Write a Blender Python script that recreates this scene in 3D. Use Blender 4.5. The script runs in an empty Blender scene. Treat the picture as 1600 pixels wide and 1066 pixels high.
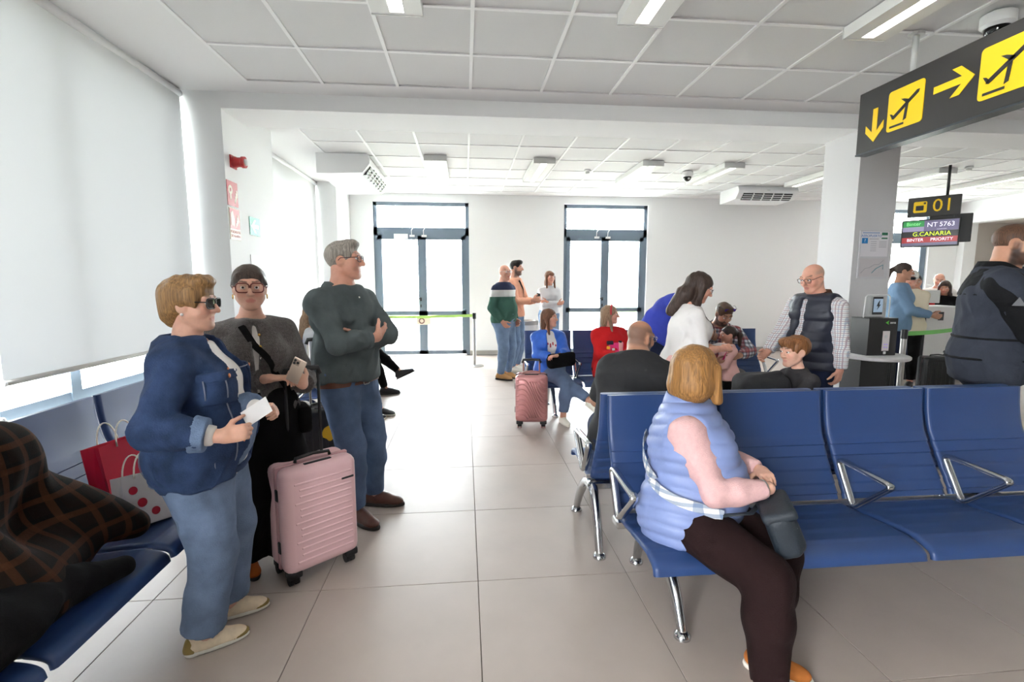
import bpy, bmesh, math, random
import numpy as np
from mathutils import Vector, Matrix
SC = bpy.context.scene
COL = SC.collection
PI = math.pi
# ------------------------------------------------------------------ camera (image taken as 1600x1066)
FPX = 755.6
YAW = math.atan(73 / FPX); PITCH = math.atan(91 / FPX * math.cos(YAW))
cam = bpy.data.cameras.new('camera'); camo = bpy.data.objects.new('camera', cam); COL.objects.link(camo)
cam.sensor_width = 36.0; cam.lens = FPX * 36.0 / 1600.0; cam.clip_start = 0.05
camo.location = (0, 0, 1.5); camo.rotation_euler = (PI / 2 - PITCH, 0, -YAW)
SC.camera = camo
# ------------------------------------------------------------------ sky, exposure
W = bpy.data.worlds.new('sky'); SC.world = W; W.use_nodes = True
bgn = W.node_tree.nodes['Background']
bgn.inputs[0].default_value = (0.93, 0.965, 1.0, 1); bgn.inputs[1].default_value = 26.0
SC.view_settings.view_transform = 'Standard'; SC.view_settings.look = 'None'
SC.view_settings.exposure = 0.72; SC.view_settings.gamma = 1.0; SC.view_settings.use_curve_mapping = False
SC.cycles.max_bounces = 8; SC.cycles.diffuse_bounces = 3; SC.cycles.glossy_bounces = 3
SC.cycles.transmission_bounces = 6; SC.cycles.transparent_max_bounces = 12
SC.cycles.sample_clamp_indirect = 8.0
SC.cycles.use_denoising = True
try: SC.cycles.denoiser = 'OPENIMAGEDENOISE'
except Exception: pass
def portal(name, loc, rot, sx, sy):
    l = bpy.data.lights.new(name, 'AREA'); l.shape = 'RECTANGLE'; l.size = sx; l.size_y = sy
    l.energy = 1; l.cycles.is_portal = True
    o = bpy.data.objects.new(name, l); COL.objects.link(o); o.location = loc; o.rotation_euler = rot; o['kind'] = 'helper'
    return o
# daylight portals: they only guide the sampling of the sky through the openings
portal('sky_portal', (-0.86, 10.25, 1.55), (PI / 2, 0, PI), 1.95, 3.1).rotation_euler = (-PI / 2, 0, 0)
portal('sky_portal', (2.95, 10.25, 1.55), (-PI / 2, 0, 0), 1.85, 3.1)
portal('sky_portal', (9.4, 10.25, 1.9), (-PI / 2, 0, 0), 1.9, 2.6)
portal('sky_portal', (-2.85, 2.0, 1.65), (0, -PI / 2, 0), 3.2, 6.0)
portal('sky_portal', (-2.85, 7.65, 1.65), (0, -PI / 2, 0), 3.2, 2.9)
# ------------------------------------------------------------------ pixel -> place
def _ray(x, y):
    fw = Vector((math.sin(YAW) * math.cos(PITCH), math.cos(YAW) * math.cos(PITCH), -math.sin(PITCH)))
    rt = Vector((math.cos(YAW), -math.sin(YAW), 0)); up = rt.cross(fw)
    return fw + rt * ((x - 800) / FPX) + up * ((533 - y) / FPX)
def on_z(x, y, z=0.0):
    d = _ray(x, y); return Vector((0, 0, 1.5)) + d * ((z - 1.5) / d.z)
def on_y(x, y, Y):
    d = _ray(x, y); return Vector((0, 0, 1.5)) + d * (Y / d.y)
def on_x(x, y, X):
    d = _ray(x, y); return Vector((0, 0, 1.5)) + d * (X / d.x)
# ------------------------------------------------------------------ materials
MATS = {}
def srgb(r, g, b):
    f = lambda c: (c / 255 / 12.92) if c / 255 <= .04045 else ((c / 255 + .055) / 1.055) ** 2.4
    return (f(r), f(g), f(b), 1)
def mat(name, rgb=(200, 200, 200), rough=.6, metal=0., spec=.5, var=0., vscale=8., bump=0., bscale=60., stretch=None, emit=0., alpha=1., trans=0., coat=0., sheen=0., attr=None, wr=0.):
    """principled material; var = colour variation by noise, bump = fine relief"""
    if name in MATS: return MATS[name]
    m = bpy.data.materials.new(name); m.use_nodes = True; MATS[name] = m
    nt = m.node_tree; b = nt.nodes['Principled BSDF']; col = srgb(*rgb); m.diffuse_color = col
    b.inputs['Base Color'].default_value = col; b.inputs['Roughness'].default_value = rough
    b.inputs['Metallic'].default_value = metal; b.inputs['Specular IOR Level'].default_value = .18 if (rough >= .84 and spec == .5) else spec
    if coat: b.inputs['Coat Weight'].default_value = coat
    if sheen: b.inputs['Sheen Weight'].default_value = sheen; b.inputs['Sheen Roughness'].default_value = .5
    if trans: b.inputs['Transmission Weight'].default_value = trans
    if alpha < 1: b.inputs['Alpha'].default_value = alpha
    if emit: b.inputs['Emission Color'].default_value = col; b.inputs['Emission Strength'].default_value = emit
    tc = nt.nodes.new('ShaderNodeTexCoord'); mp = nt.nodes.new('ShaderNodeMapping'); nt.links.new(tc.outputs['Object'], mp.inputs[0])
    if stretch: mp.inputs['Scale'].default_value = stretch
    if attr:
        a = nt.nodes.new('ShaderNodeAttribute'); a.attribute_name = attr; src = a.outputs['Color']
        nt.links.new(src, b.inputs['Base Color'])
    else: src = None
    if var:
        n = nt.nodes.new('ShaderNodeTexNoise'); n.inputs['Scale'].default_value = vscale; n.inputs['Detail'].default_value = 5
        nt.links.new(mp.outputs[0], n.inputs['Vector'])
        mr = nt.nodes.new('ShaderNodeMapRange'); mr.inputs['From Min'].default_value = .3; mr.inputs['From Max'].default_value = .7
        mr.inputs['To Min'].default_value = 1 - var; mr.inputs['To Max'].default_value = 1 + var
        nt.links.new(n.outputs['Fac'], mr.inputs['Value'])
        mx = nt.nodes.new('ShaderNodeVectorMath'); mx.operation = 'SCALE'
        if src: nt.links.new(src, mx.inputs[0])
        else: mx.inputs[0].default_value = col[:3]
        nt.links.new(mr.outputs[0], mx.inputs['Scale']); nt.links.new(mx.outputs[0], b.inputs['Base Color'])
    if bump:
        n2 = nt.nodes.new('ShaderNodeTexNoise'); n2.inputs['Scale'].default_value = bscale; n2.inputs['Detail'].default_value = 4
        nt.links.new(mp.outputs[0], n2.inputs['Vector'])
        bp = nt.nodes.new('ShaderNodeBump'); bp.inputs['Strength'].default_value = bump; bp.inputs['Distance'].default_value = .01
        nt.links.new(n2.outputs['Fac'], bp.inputs['Height']); nt.links.new(bp.outputs[0], b.inputs['Normal'])
        if wr:
            n3 = nt.nodes.new('ShaderNodeTexNoise'); n3.inputs['Scale'].default_value = 6; n3.inputs['Detail'].default_value = 1.5; n3.inputs['Distortion'].default_value = .8; nt.links.new(mp.outputs[0], n3.inputs['Vector'])
            b3 = nt.nodes.new('ShaderNodeBump'); b3.inputs['Strength'].default_value = wr; b3.inputs['Distance'].default_value = .06; nt.links.new(n3.outputs['Fac'], b3.inputs['Height']); nt.links.new(b3.outputs[0], bp.inputs['Normal'])
    return m
def stripes_mat(name, base, lines, scale=30., width=.25, rough=.9, axes=(0, 2), extra=None, escale=None):
    """checked cloth: two sets of woven lines over a ground colour"""
    if name in MATS: return MATS[name]
    m = mat(name, base, rough, bump=.25, bscale=250); nt = m.node_tree; b = nt.nodes['Principled BSDF']
    tc = [n for n in nt.nodes if n.type == 'TEX_COORD'][0]; sp = nt.nodes.new('ShaderNodeSeparateXYZ'); nt.links.new(tc.outputs['Object'], sp.inputs[0])
    def mask(ax, sc_, w):
        mu = nt.nodes.new('ShaderNodeMath'); mu.operation = 'MULTIPLY'; mu.inputs[1].default_value = sc_; nt.links.new(sp.outputs[ax], mu.inputs[0])
        fr = nt.nodes.new('ShaderNodeMath'); fr.operation = 'FRACT'; nt.links.new(mu.outputs[0], fr.inputs[0])
        ls = nt.nodes.new('ShaderNodeMath'); ls.operation = 'LESS_THAN'; ls.inputs[1].default_value = w; nt.links.new(fr.outputs[0], ls.inputs[0])
        h = nt.nodes.new('ShaderNodeMath'); h.operation = 'MULTIPLY'; h.inputs[1].default_value = .6; nt.links.new(ls.outputs[0], h.inputs[0])
        return h.outputs[0]
    def mix(prev, fac, c):
        mx = nt.nodes.new('ShaderNodeMix'); mx.data_type = 'RGBA'; nt.links.new(fac, mx.inputs[0])
        if prev is None: mx.inputs[6].default_value = srgb(*base)
        else: nt.links.new(prev, mx.inputs[6])
        mx.inputs[7].default_value = srgb(*c); return mx.outputs[2]
    out = None
    for ax in axes: out = mix(out, mask(ax, scale, width), lines)
    if extra:
        for ax in axes: out = mix(out, mask(ax, escale or scale / 2, width * .6), extra)
    nt.links.new(out, b.inputs['Base Color'])
    return m
# ------------------------------------------------------------------ object helpers
def link(name, me, m=None, parent=None, smooth=False):
    o = bpy.data.objects.new(name, me); COL.objects.link(o)
    if m is not None and not me.materials: me.materials.append(m)
    if parent is not None: o.parent = parent
    if smooth: me.polygons.foreach_set('use_smooth', [True] * len(me.polygons))
    return o
def tag(o, label=None, cat=None, group=None, kind=None):
    if label: o['label'] = label
    if cat: o['category'] = cat
    if group: o['group'] = group
    if kind: o['kind'] = kind
    return o
def empty(name, loc=(0, 0, 0), rz=0., label=None, cat=None, group=None):
    o = bpy.data.objects.new(name, None); COL.objects.link(o); o.location = loc; o.rotation_euler = (0, 0, rz); o.empty_display_size = .1
    return tag(o, label, cat, group)
def copy_tree(o, parent=None):
    c = o.copy(); COL.objects.link(c)
    if parent is not None: c.parent = parent
    for ch in list(o.children): copy_tree(ch, c)
    return c
class MB:
    """collects simple solids into one mesh"""
    def __init__(s): s.v = []; s.f = []; s.mi = []
    def add(s, vs, fs, mi=0):
        n = len(s.v); s.v += [tuple(v) for v in vs]; s.f += [tuple(i + n for i in f) for f in fs]; s.mi += [mi] * len(fs); return s
    def box(s, x0, x1, y0, y1, z0, z1, mi=0):
        return s.add([(x0, y0, z0), (x1, y0, z0), (x1, y1, z0), (x0, y1, z0), (x0, y0, z1), (x1, y0, z1), (x1, y1, z1), (x0, y1, z1)],
                     [(0, 3, 2, 1), (4, 5, 6, 7), (0, 1, 5, 4), (1, 2, 6, 5), (2, 3, 7, 6), (3, 0, 4, 7)], mi)
    def rbox(s, x0, x1, y0, y1, z0, z1, r=.01, seg=2, mi=0, M=None):
        bm = bmesh.new(); bmesh.ops.create_cube(bm, size=1)
        for v in bm.verts: v.co = ((x0 + x1) / 2 + v.co.x * (x1 - x0), (y0 + y1) / 2 + v.co.y * (y1 - y0), (z0 + z1) / 2 + v.co.z * (z1 - z0))
        bmesh.ops.bevel(bm, geom=list(bm.edges), offset=r, segments=seg, profile=.5, affect='EDGES')
        bm.verts.index_update(); vs = [(M @ v.co if M else v.co.copy()) for v in bm.verts]; fs = [[v.index for v in f.verts] for f in bm.faces]; bm.free()
        return s.add(vs, fs, mi)
    def tube(s, pts, r, n=10, closed=False, mi=0, flat=1.):
        pts = [Vector(p) for p in pts]; N = len(pts); rs = r if isinstance(r, (list, tuple)) else [r] * N
        rings = []; prev = None
        for i, p in enumerate(pts):
            a = pts[i - 1] if (i > 0 or closed) else p; b_ = pts[(i + 1) % N] if (i < N - 1 or closed) else p
            t = (b_ - a).normalized()
            if prev is None:
                u = t.cross(Vector((0, 0, 1)));
                if u.length < .05: u = t.cross(Vector((1, 0, 0)))
                u.normalize()
            else:
                u = prev - t * prev.dot(t); u.normalize()
            prev = u; w = t.cross(u)
            rings.append([p + u * (rs[i] * math.cos(2 * PI * k / n)) + w * (rs[i] * flat * math.sin(2 * PI * k / n)) for k in range(n)])
        vs = [v for rg in rings for v in rg]; fs = []
        for i in range(N if closed else N - 1):
            j = (i + 1) % N
            for k in range(n): fs.append((i * n + k, i * n + (k + 1) % n, j * n + (k + 1) % n, j * n + k))
        if not closed: fs.append(tuple(range(n - 1, -1, -1))); fs.append(tuple(range((N - 1) * n, N * n)))
        return s.add(vs, fs, mi)
    def lathe(s, prof, n=24, c=(0, 0, 0), mi=0):
        vs = []; fs = []; K = len(prof)
        for (r, z) in prof: vs += [(c[0] + r * math.cos(2 * PI * k / n), c[1] + r * math.sin(2 * PI * k / n), c[2] + z) for k in range(n)]
        for i in range(K - 1):
            for k in range(n): fs.append((i * n + k, i * n + (k + 1) % n, (i + 1) * n + (k + 1) % n, (i + 1) * n + k))
        fs.append(tuple(range(n - 1, -1, -1))); fs.append(tuple(range((K - 1) * n, K * n)))
        return s.add(vs, fs, mi)
    def prism(s, poly, a, b, axis='x', mi=0):
        """polygon in the plane across `axis`, pushed from a to b"""
        n = len(poly)
        def P(q, t): return {'x': (t, q[0], q[1]), 'y': (q[0], t, q[1]), 'z': (q[0], q[1], t)}[axis]
        vs = [P(q, a) for q in poly] + [P(q, b) for q in poly]
        fs = [tuple(range(n - 1, -1, -1)), tuple(range(n, 2 * n))] + [(i, (i + 1) % n, n + (i + 1) % n, n + i) for i in range(n)]
        return s.add(vs, fs, mi)
    def mesh(s, name, mats=()):
        me = bpy.data.meshes.new(name); me.from_pydata(s.v, [], s.f)
        for m in mats: me.materials.append(m)
        if len(mats) > 1: me.polygons.foreach_set('material_index', s.mi)
        bm = bmesh.new(); bm.from_mesh(me); bmesh.ops.recalc_face_normals(bm, faces=list(bm.faces)); bm.to_mesh(me); bm.free()
        return me
    def build(s, name, mats, parent=None, smooth=False, angle=None):
        if not isinstance(mats, (list, tuple)): mats = [mats]
        o = link(name, s.mesh(name, mats), None, parent, smooth or angle is not None)
        if angle is not None:
            o.data.set_sharp_from_angle(angle=math.radians(angle))
        return o
def text(body, size, loc, rot, m, parent=None, name='lettering', ext=.001, align='CENTER', sx=1.):
    c = bpy.data.curves.new(name, 'FONT'); c.body = body; c.size = size; c.align_x = align; c.align_y = 'CENTER'; c.extrude = ext; c.resolution_u = 3
    t = bpy.data.objects.new(name, c); c.materials.append(m); COL.objects.link(t); bpy.context.view_layer.update()
    me = bpy.data.meshes.new_from_object(t); bpy.data.objects.remove(t); o = bpy.data.objects.new(name, me); COL.objects.link(o); o.location = loc; o.rotation_euler = rot; o.scale = (sx, 1, 1)
    if parent is not None: o.parent = parent
    return o
# ================================================================== THE SETTING
M_wall = mat('white_plaster', (246, 247, 247), .8, bump=.05, bscale=40)
M_column = mat('column_plaster', (205, 203, 204), .7)
M_ceil = mat('ceiling_board', (240, 240, 240), .85)
M_tile = mat('ceiling_tile', (222, 222, 222), .9, var=.02, vscale=300, bump=.15, bscale=400)
M_grid = mat('ceiling_grid_metal', (245, 245, 245), .5)
M_floor = mat('stoneware', (168, 155, 146), .48, spec=.9, var=.05, vscale=3.5, bump=.03, bscale=25)
M_grout = mat('grout', (112, 104, 98), .9)
M_alu = mat('grey_aluminium', (108, 122, 136), .45, metal=.2)  # base colour lightened to carry the flare haze over the door frames
M_white = mat('white_plastic', (238, 238, 238), .4)
M_dark = mat('dark_plastic', (26, 26, 28), .5)
M_chrome = mat('chrome', (200, 202, 205), .16, metal=1.)
M_steel = mat('brushed_steel', (188, 186, 183), .35, metal=1.)
M_skirt = mat('skirting', (176, 172, 168), .6)
M_glass = mat('glass', (255, 255, 255), .02)
def _glass(m):
    nt = m.node_tree; nt.nodes.clear(); o = nt.nodes.new('ShaderNodeOutputMaterial'); mx = nt.nodes.new('ShaderNodeMixShader')
    t = nt.nodes.new('ShaderNodeBsdfTransparent'); g = nt.nodes.new('ShaderNodeBsdfGlossy'); g.inputs['Roughness'].default_value = .02
    t.inputs[0].default_value = (.97, .985, .98, 1)
    mx.inputs[0].default_value = .06; nt.links.new(t.outputs[0], mx.inputs[1]); nt.links.new(g.outputs[0], mx.inputs[2]); nt.links.new(mx.outputs[0], o.inputs[0])
_glass(M_glass)
def _blind():
    m = bpy.data.materials.new('screen_fabric'); m.use_nodes = True; nt = m.node_tree; nt.nodes.clear()
    o = nt.nodes.new('ShaderNodeOutputMaterial'); a = nt.nodes.new('ShaderNodeAddShader'); t = nt.nodes.new('ShaderNodeBsdfTranslucent'); d = nt.nodes.new('ShaderNodeBsdfDiffuse')
    t.inputs[0].default_value = (.0165, .0170, .0175, 1); d.inputs[0].default_value = (.62, .62, .61, 1)
    n = nt.nodes.new('ShaderNodeTexNoise'); n.inputs['Scale'].default_value = 500; bp = nt.nodes.new('ShaderNodeBump'); bp.inputs['Strength'].default_value = .1
    nt.links.new(n.outputs['Fac'], bp.inputs['Height']); nt.links.new(bp.outputs[0], d.inputs['Normal'])
    nt.links.new(t.outputs[0], a.inputs[0]); nt.links.new(d.outputs[0], a.inputs[1]); nt.links.new(a.outputs[0], o.inputs[0]); return m
M_blind = _blind()
ZC = 3.28; YB = 10.1; XL = -2.26; XW = -2.72; XR = 11.1; YF = -7.0
def struct(o): o['kind'] = 'structure'; return o
# floor of square stoneware slabs (each a part) over a grout bed
T = .772
fl = MB().box(-2.9, XR + .3, YF - .3, YB + .3, -.12, -.004).build('floor', M_grout); struct(fl)
tm = MB().rbox(-T / 2 + .0018, T / 2 - .0018, -T / 2 + .0018, T / 2 - .0018, -.012, 0, .0012, 1).mesh('floor_tile', [M_floor])
y0 = 2.295 - 2 * T
for i in range(-4, 15):
    for j in range(-1, 13):
        x = .049 + (i + .5) * T; y = y0 + (j + .5) * T
        if x > XR + .2 or y > YB + .3 or x < -2.95 or (y < 1.0 and x > 5) or y < .2: continue
        o = link('floor_tile', tm, None, fl); o.location = (x, y, 0); o.rotation_euler[2] = (PI / 2) * ((i * 7 + j * 3) % 4)
MB().box(-2.85, XR, YF, .38, -.012, 0).build('floor_slab', M_floor, fl)
# ceiling: plaster frame around two fields of square tiles, a shallow beam between them
ce = MB().box(-3.0, XR + .3, YF - .3, YB + .3, ZC + .04, ZC + .2).build('ceiling', M_ceil); struct(ce)
P_ = .66
rim = MB()
rim.box(-2.9, -1.91, YF, YB, ZC, ZC + .05); rim.box(-1.91, XR, 4.73, 5.75, ZC, ZC + .05)
rim.box(-1.91, XR, 9.75, YB, ZC, ZC + .05)
rim.build('ceiling_margin', M_ceil, ce)
rail = MB(); w = .013
for k in range(-3, 19):
    x = .07 + k * P_
    if x > XR: break
    rail.box(x - w, x + w, .1, 4.73, ZC - .004, ZC + .03); rail.box(x - w, x + w, 5.75, 9.75, ZC - .004, ZC + .03)
ys = [4.06 - P_ * k for k in range(0, 7)] + [5.92 + P_ * k for k in range(0, 6)]
for y in ys: rail.box(-1.91, XR, y - w, y + w, ZC - .003, ZC + .03)
rail.build('ceiling_grid', M_grid, ce)
ctm = MB().box(-P_ / 2 + .011, P_ / 2 - .011, -P_ / 2 + .011, P_ / 2 - .011, ZC + .006, ZC + .02).mesh('ceiling_tile', [M_tile])
for k in range(-3, 19):
    x = .07 + (k + .5) * P_
    if x > XR: break
    for yy in [4.39 - P_ * q for q in range(0, 7)] + [6.25 + P_ * q for q in range(-1, 6)]:
        if yy < 1.5 and (x > 3.5 or x < -1.5): continue
        link('ceiling_tile', ctm, None, ce).location = (x, yy, 0)
MB().box(-1.91, XR, YF, .1, ZC, ZC + .02).build('ceiling_board', M_tile, ce)
struct(MB().box(XL, XR, 5.0, 5.56, ZC - .15, ZC + .05).build('trim_1', M_wall))
# back wall with three glazed openings
DOORS = [(-1.82, .09), (2.06, 3.86), (8.45, 10.4)]; DT = 3.12
wb = MB(); xs = [-2.9] + [v for d in DOORS for v in d] + [XR + .3]
for i in range(0, len(xs), 2): wb.box(xs[i], xs[i + 1], YB, YB + .3, 0, ZC + .05)
for a, b in DOORS: wb.box(a, b, YB, YB + .3, DT, ZC + .05)
struct(wb.build('wall_back', M_wall))
struct(MB().box(XL, DOORS[0][0], YB - .014, YB, 0, .09).box(DOORS[0][1], DOORS[1][0], YB - .014, YB, 0, .09).box(DOORS[1][1], DOORS[2][0], YB - .014, YB, 0, .09).box(DOORS[2][1], XR, YB - .014, YB, 0, .09).build('baseboard_back', M_skirt))
# left wall: glazing band behind piers
wl = MB()
PIERS = [(YF, -3.9), (-1.2, -.6), (5.0, 6.2), (9.1, YB + .1)]
for a, b in PIERS: wl.box(-2.95, XL, a, b, 0, ZC + .05)
for a, b in [(-3.9, -1.2), (-.6, 5.0), (6.2, 9.1)]: wl.box(-2.95, XW + .06, a, b, 0, .68); wl.box(-2.95, XW - .0, a, b, 3.22, ZC + .05)  # hidden sill raised to cut daylight reaching the floor
struct(wl.build('wall_left', M_wall))
def left_window(idx, a, b, nm):
    r = empty('window_%d' % idx, (0, 0, 0)); r['kind'] = 'structure'
    f = MB(); zb, zt = .68, 3.22
    f.box(XW - .06, XW, a, b, zb, zb + .07); f.box(XW - .06, XW, a, b, zt - .07, zt)
    n = nm; st = (b - a) / n
    for k in range(n + 1):
        y = a + k * st; f.box(XW - .06, XW + .01, max(a, y - .045), min(b, y + .045), zb, zt)
    f.build('window_frame', M_alu, r)
    for k in range(n): MB().box(XW - .035, XW - .03, a + k * st + .04, a + (k + 1) * st - .04, zb + .06, zt - .06).build('pane', M_glass, r)
left_window(1, -.6, 5.0, 4); left_window(2, 6.2, 9.1, 2)
def blind(idx, a, b, zb, x, label):
    r = empty('roller_blind', (x, (a + b) / 2, 0), 0, label, 'blind', 'roller blinds on the window wall'); h = (b - a) / 2
    zt = 3.235; f = MB(); ny = 24; nz = 10
    vs = []; fs = []
    for j in range(nz + 1):
        for i in range(ny + 1):
            y = -h + 2 * h * i / ny; z = zb + (zt - zb) * j / nz
            vs.append((.006 * math.sin(y * 3.1 + .6 * math.sin(z * 2)) + .003 * math.sin(y * 9), y, z))
    for j in range(nz):
        for i in range(ny): q = j * (ny + 1) + i; fs.append((q, q + 1, q + ny + 2, q + ny + 1))
    f.add(vs, fs).build('fabric', M_blind, r, True)
    MB().tube([(.0, -h, zb - .012), (0, h, zb - .012)], .017, 12).build('hem_bar', mat('blind_bar', (206, 204, 198), .5), r, True)
    for s in (-1, 1): MB().tube([(0, s * h, zb - .012), (0, s * (h + .012), zb - .012)], .02, 12).build('end_cap', M_white, r, True)
    MB().tube([(-.012, -h - .01, zt + .005), (-.012, h + .01, zt + .005)], .036, 14).build('roller', M_white, r, True)
    return r
blind(1, 2.95, 4.965, .945, -2.6, 'long white roller blind hanging in the window beside the red fire signs')
blind(2, -.56, 2.905, .74, -2.6, 'white roller blind of the window bay nearest the photographer')  # out of view; hem lowered to block light falling on the floor
blind(3, 6.225, 9.075, .60, -2.6, 'white roller blind in the bay between pier and air conditioner')
# right side wall with a recessed opening, rear wall behind the photographer
wr = MB().box(XR, XR + .3, YF, 7.2, 0, ZC + .05).box(XR, XR + .3, 9.95, YB + .3, 0, ZC + .05).box(XR, XR + .3, 7.2, 9.95, 2.82, ZC + .05)
struct(wr.build('wall_right', M_wall))
M_alc = mat('alcove_paint', (176, 168, 160), .8)
for nm, bx_ in (('wall_alcove_1', (XR + 1.2, XR + 1.3, 7.1, 10.05, 0, 2.9)), ('wall_alcove_2', (XR + .3, XR + 1.2, 9.95, 10.05, 0, 2.9)), ('wall_alcove_3', (XR + .3, XR + 1.2, 7.1, 7.2, 0, 2.9)), ('ceiling_alcove', (XR + .3, XR + 1.2, 7.2, 9.95, 2.82, 2.9)), ('floor_alcove', (XR, XR + 1.3, 7.1, 10.05, -.1, 0))): struct(MB().box(*bx_).build(nm, M_alc))
struct(MB().box(-3, XR + .3, YF - .3, YF, 0, ZC + .05).build('wall_front', mat('bounce_dimming_grey', (120, 118, 116), .8)))  # unseen wall, greyed and set far back to weaken bounce light
# the free-standing column
struct(MB().box(4.24, 4.70, 5.0, 5.54, 0, ZC - .1).build('wall_column', M_column))
# outside ground
struct(MB().box(-60, 60, YB + .3, 90, -.3, -.16).box(-60, -2.95, -40, YB + .3, -.3, -.16).build('ground_outside', mat('pale_paving', (205, 205, 196), .9, var=.1, vscale=.6)))
struct(MB().box(-40, 40, 24, 34, -.165, -.15).build('lawn_outside', mat('dry_grass', (150, 165, 105), .95, var=.2, vscale=2)))
# glazed double doors
def glazed_door(idx, a, b, transom=True, low=.88):
    r = empty('door_%d' % idx, (0, 0, 0)); r['kind'] = 'structure'; y0, y1 = YB + .06, YB + .12
    f = MB(); f.box(a, a + .07, y0, y1, 0, DT).box(b - .07, b, y0, y1, 0, DT).box(a, b, y0, y1, DT - .07, DT).box(a, b, y0, y1, 2.46, 2.62)
    f.build('door_frame', M_alu, r); MB().box(a + .06, b - .06, y0 + .025, y0 + .03, 2.6, DT - .06).build('pane', M_glass, r)
    c = (a + b) / 2
    for s, (p, q) in ((-1, (a + .07, c)), (1, (c, b - .07))):
        l = MB(); l.box(p, p + .085, y0 - .01, y1 - .01, .02, 2.46).box(q - .085, q, y0 - .01, y1 - .01, .02, 2.46).box(p, q, y0 - .01, y1 - .01, .02, .1).box(p, q, y0 - .01, y1 - .01, 2.38, 2.46).box(p, q, y0 - .01, y1 - .01, low - .045, low + .045)
        lf = l.build('door_leaf', M_alu, r)
        MB().box(p + .08, q - .08, y0 + .02, y0 + .025, low + .04, 2.39).build('pane', M_glass, lf); MB().box(p + .08, q - .08, y0 + .02, y0 + .025, .09, low - .04).build('pane', M_glass, lf)
        MB().tube([(q - .2 if s < 0 else p + .04, y0 - .03, 2.46), (q - .2 if s < 0 else p + .04, y0 - .06, 2.56), (q - .12 if s < 0 else p + .12, y0 - .08, 2.66)], .008, 6).build('door_closer_arm', M_white, lf, True)
        MB().box(q - .24 if s < 0 else p + .0, q - .14 if s < 0 else p + .1, y0 - .05, y0 - .01, 2.43, 2.47).build('door_closer', M_white, lf)
        if s < 0:
            MB().rbox(q - .06, q - .025, y0 - .03, y0 - .01, 1.13, 1.2, .004).tube([(q - .045, y0 - .02, 1.18), (q - .045, y0 - .06, 1.18), (q - .17, y0 - .06, 1.18)], .011, 8).build('door_handle', M_dark, lf, True)
            MB().rbox(q - .055, q - .03, y0 - .03, y0 - .01, 1.0, 1.06, .004).build('lock_plate', M_dark, lf)
    return r
d1 = glazed_door(1, *DOORS[0]); d2 = glazed_door(2, *DOORS[1], low=.93); d3 = glazed_door(3, *DOORS[2])
# ================================================================== CEILING FITTINGS
M_lampbody = mat('lamp_body', (228, 228, 226), .5)
M_tube = mat('lamp_diffuser', (255, 252, 245), .4, emit=6.)
M_lampoff = mat('lamp_louvre', (200, 200, 198), .4)
def ceiling_lamp(x0, x1, ya, yb, label, grp):
    r = empty('ceiling_lamp', ((x0 + x1) / 2, (ya + yb) / 2, ZC), 0, label, 'lamp', grp); w = (x1 - x0) / 2; h = (yb - ya) / 2
    b = MB(); z0 = -.075
    b.box(-w, -.045, -h, h, z0, 0).box(.045, w, -h, h, z0, 0).box(-.045, .045, -h, -h + .03, z0, 0).box(-.045, .045, h - .03, h, z0, 0).box(-.045, .045, -h, h, -.03, 0)
    b.build('housing', M_lampbody, r)
    MB().box(-.044, .044, -h + .03, h - .03, -.05, -.03).build('diffuser', M_tube, r)
    MB().box(-w - .003, w + .003, -h - .006, -h, z0 - .004, 0).build('end_cap', M_lampoff, r); MB().box(-w - .003, w + .003, h, h + .006, z0 - .004, 0).build('end_cap', M_lampoff, r)
g1 = 'surface lamps above the near benches'; g2 = 'surface lamps of the far ceiling'
ceiling_lamp(-.57, -.25, 1.9, 3.38, 'white box lamp, leftmost of the three along the upper picture edge', g1)
ceiling_lamp(1.03, 1.34, 1.9, 3.36, 'white box lamp, middle of the three along the upper picture edge', g1)
ceiling_lamp(2.67, 2.98, 1.9, 3.39, 'white box lamp with lit strip beside the black arrow sign', g1)
for x, lb in ((-.55, 'small white ceiling lamp right of the slatted air conditioner'), (1.0, 'far ceiling lamp above the two standing men'), (2.61, 'far ceiling lamp just left of the dome camera'),
              (3.86, 'far ceiling lamp just right of the dome camera'), (5.7, 'far ceiling lamp running behind the column top'), (7.35, 'far ceiling lamp above the gate number sign'), (8.92, 'rightmost far ceiling lamp near the right wall')):
    ceiling_lamp(x, x + .31, 7.1, 8.4, lb, g2)
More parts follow.
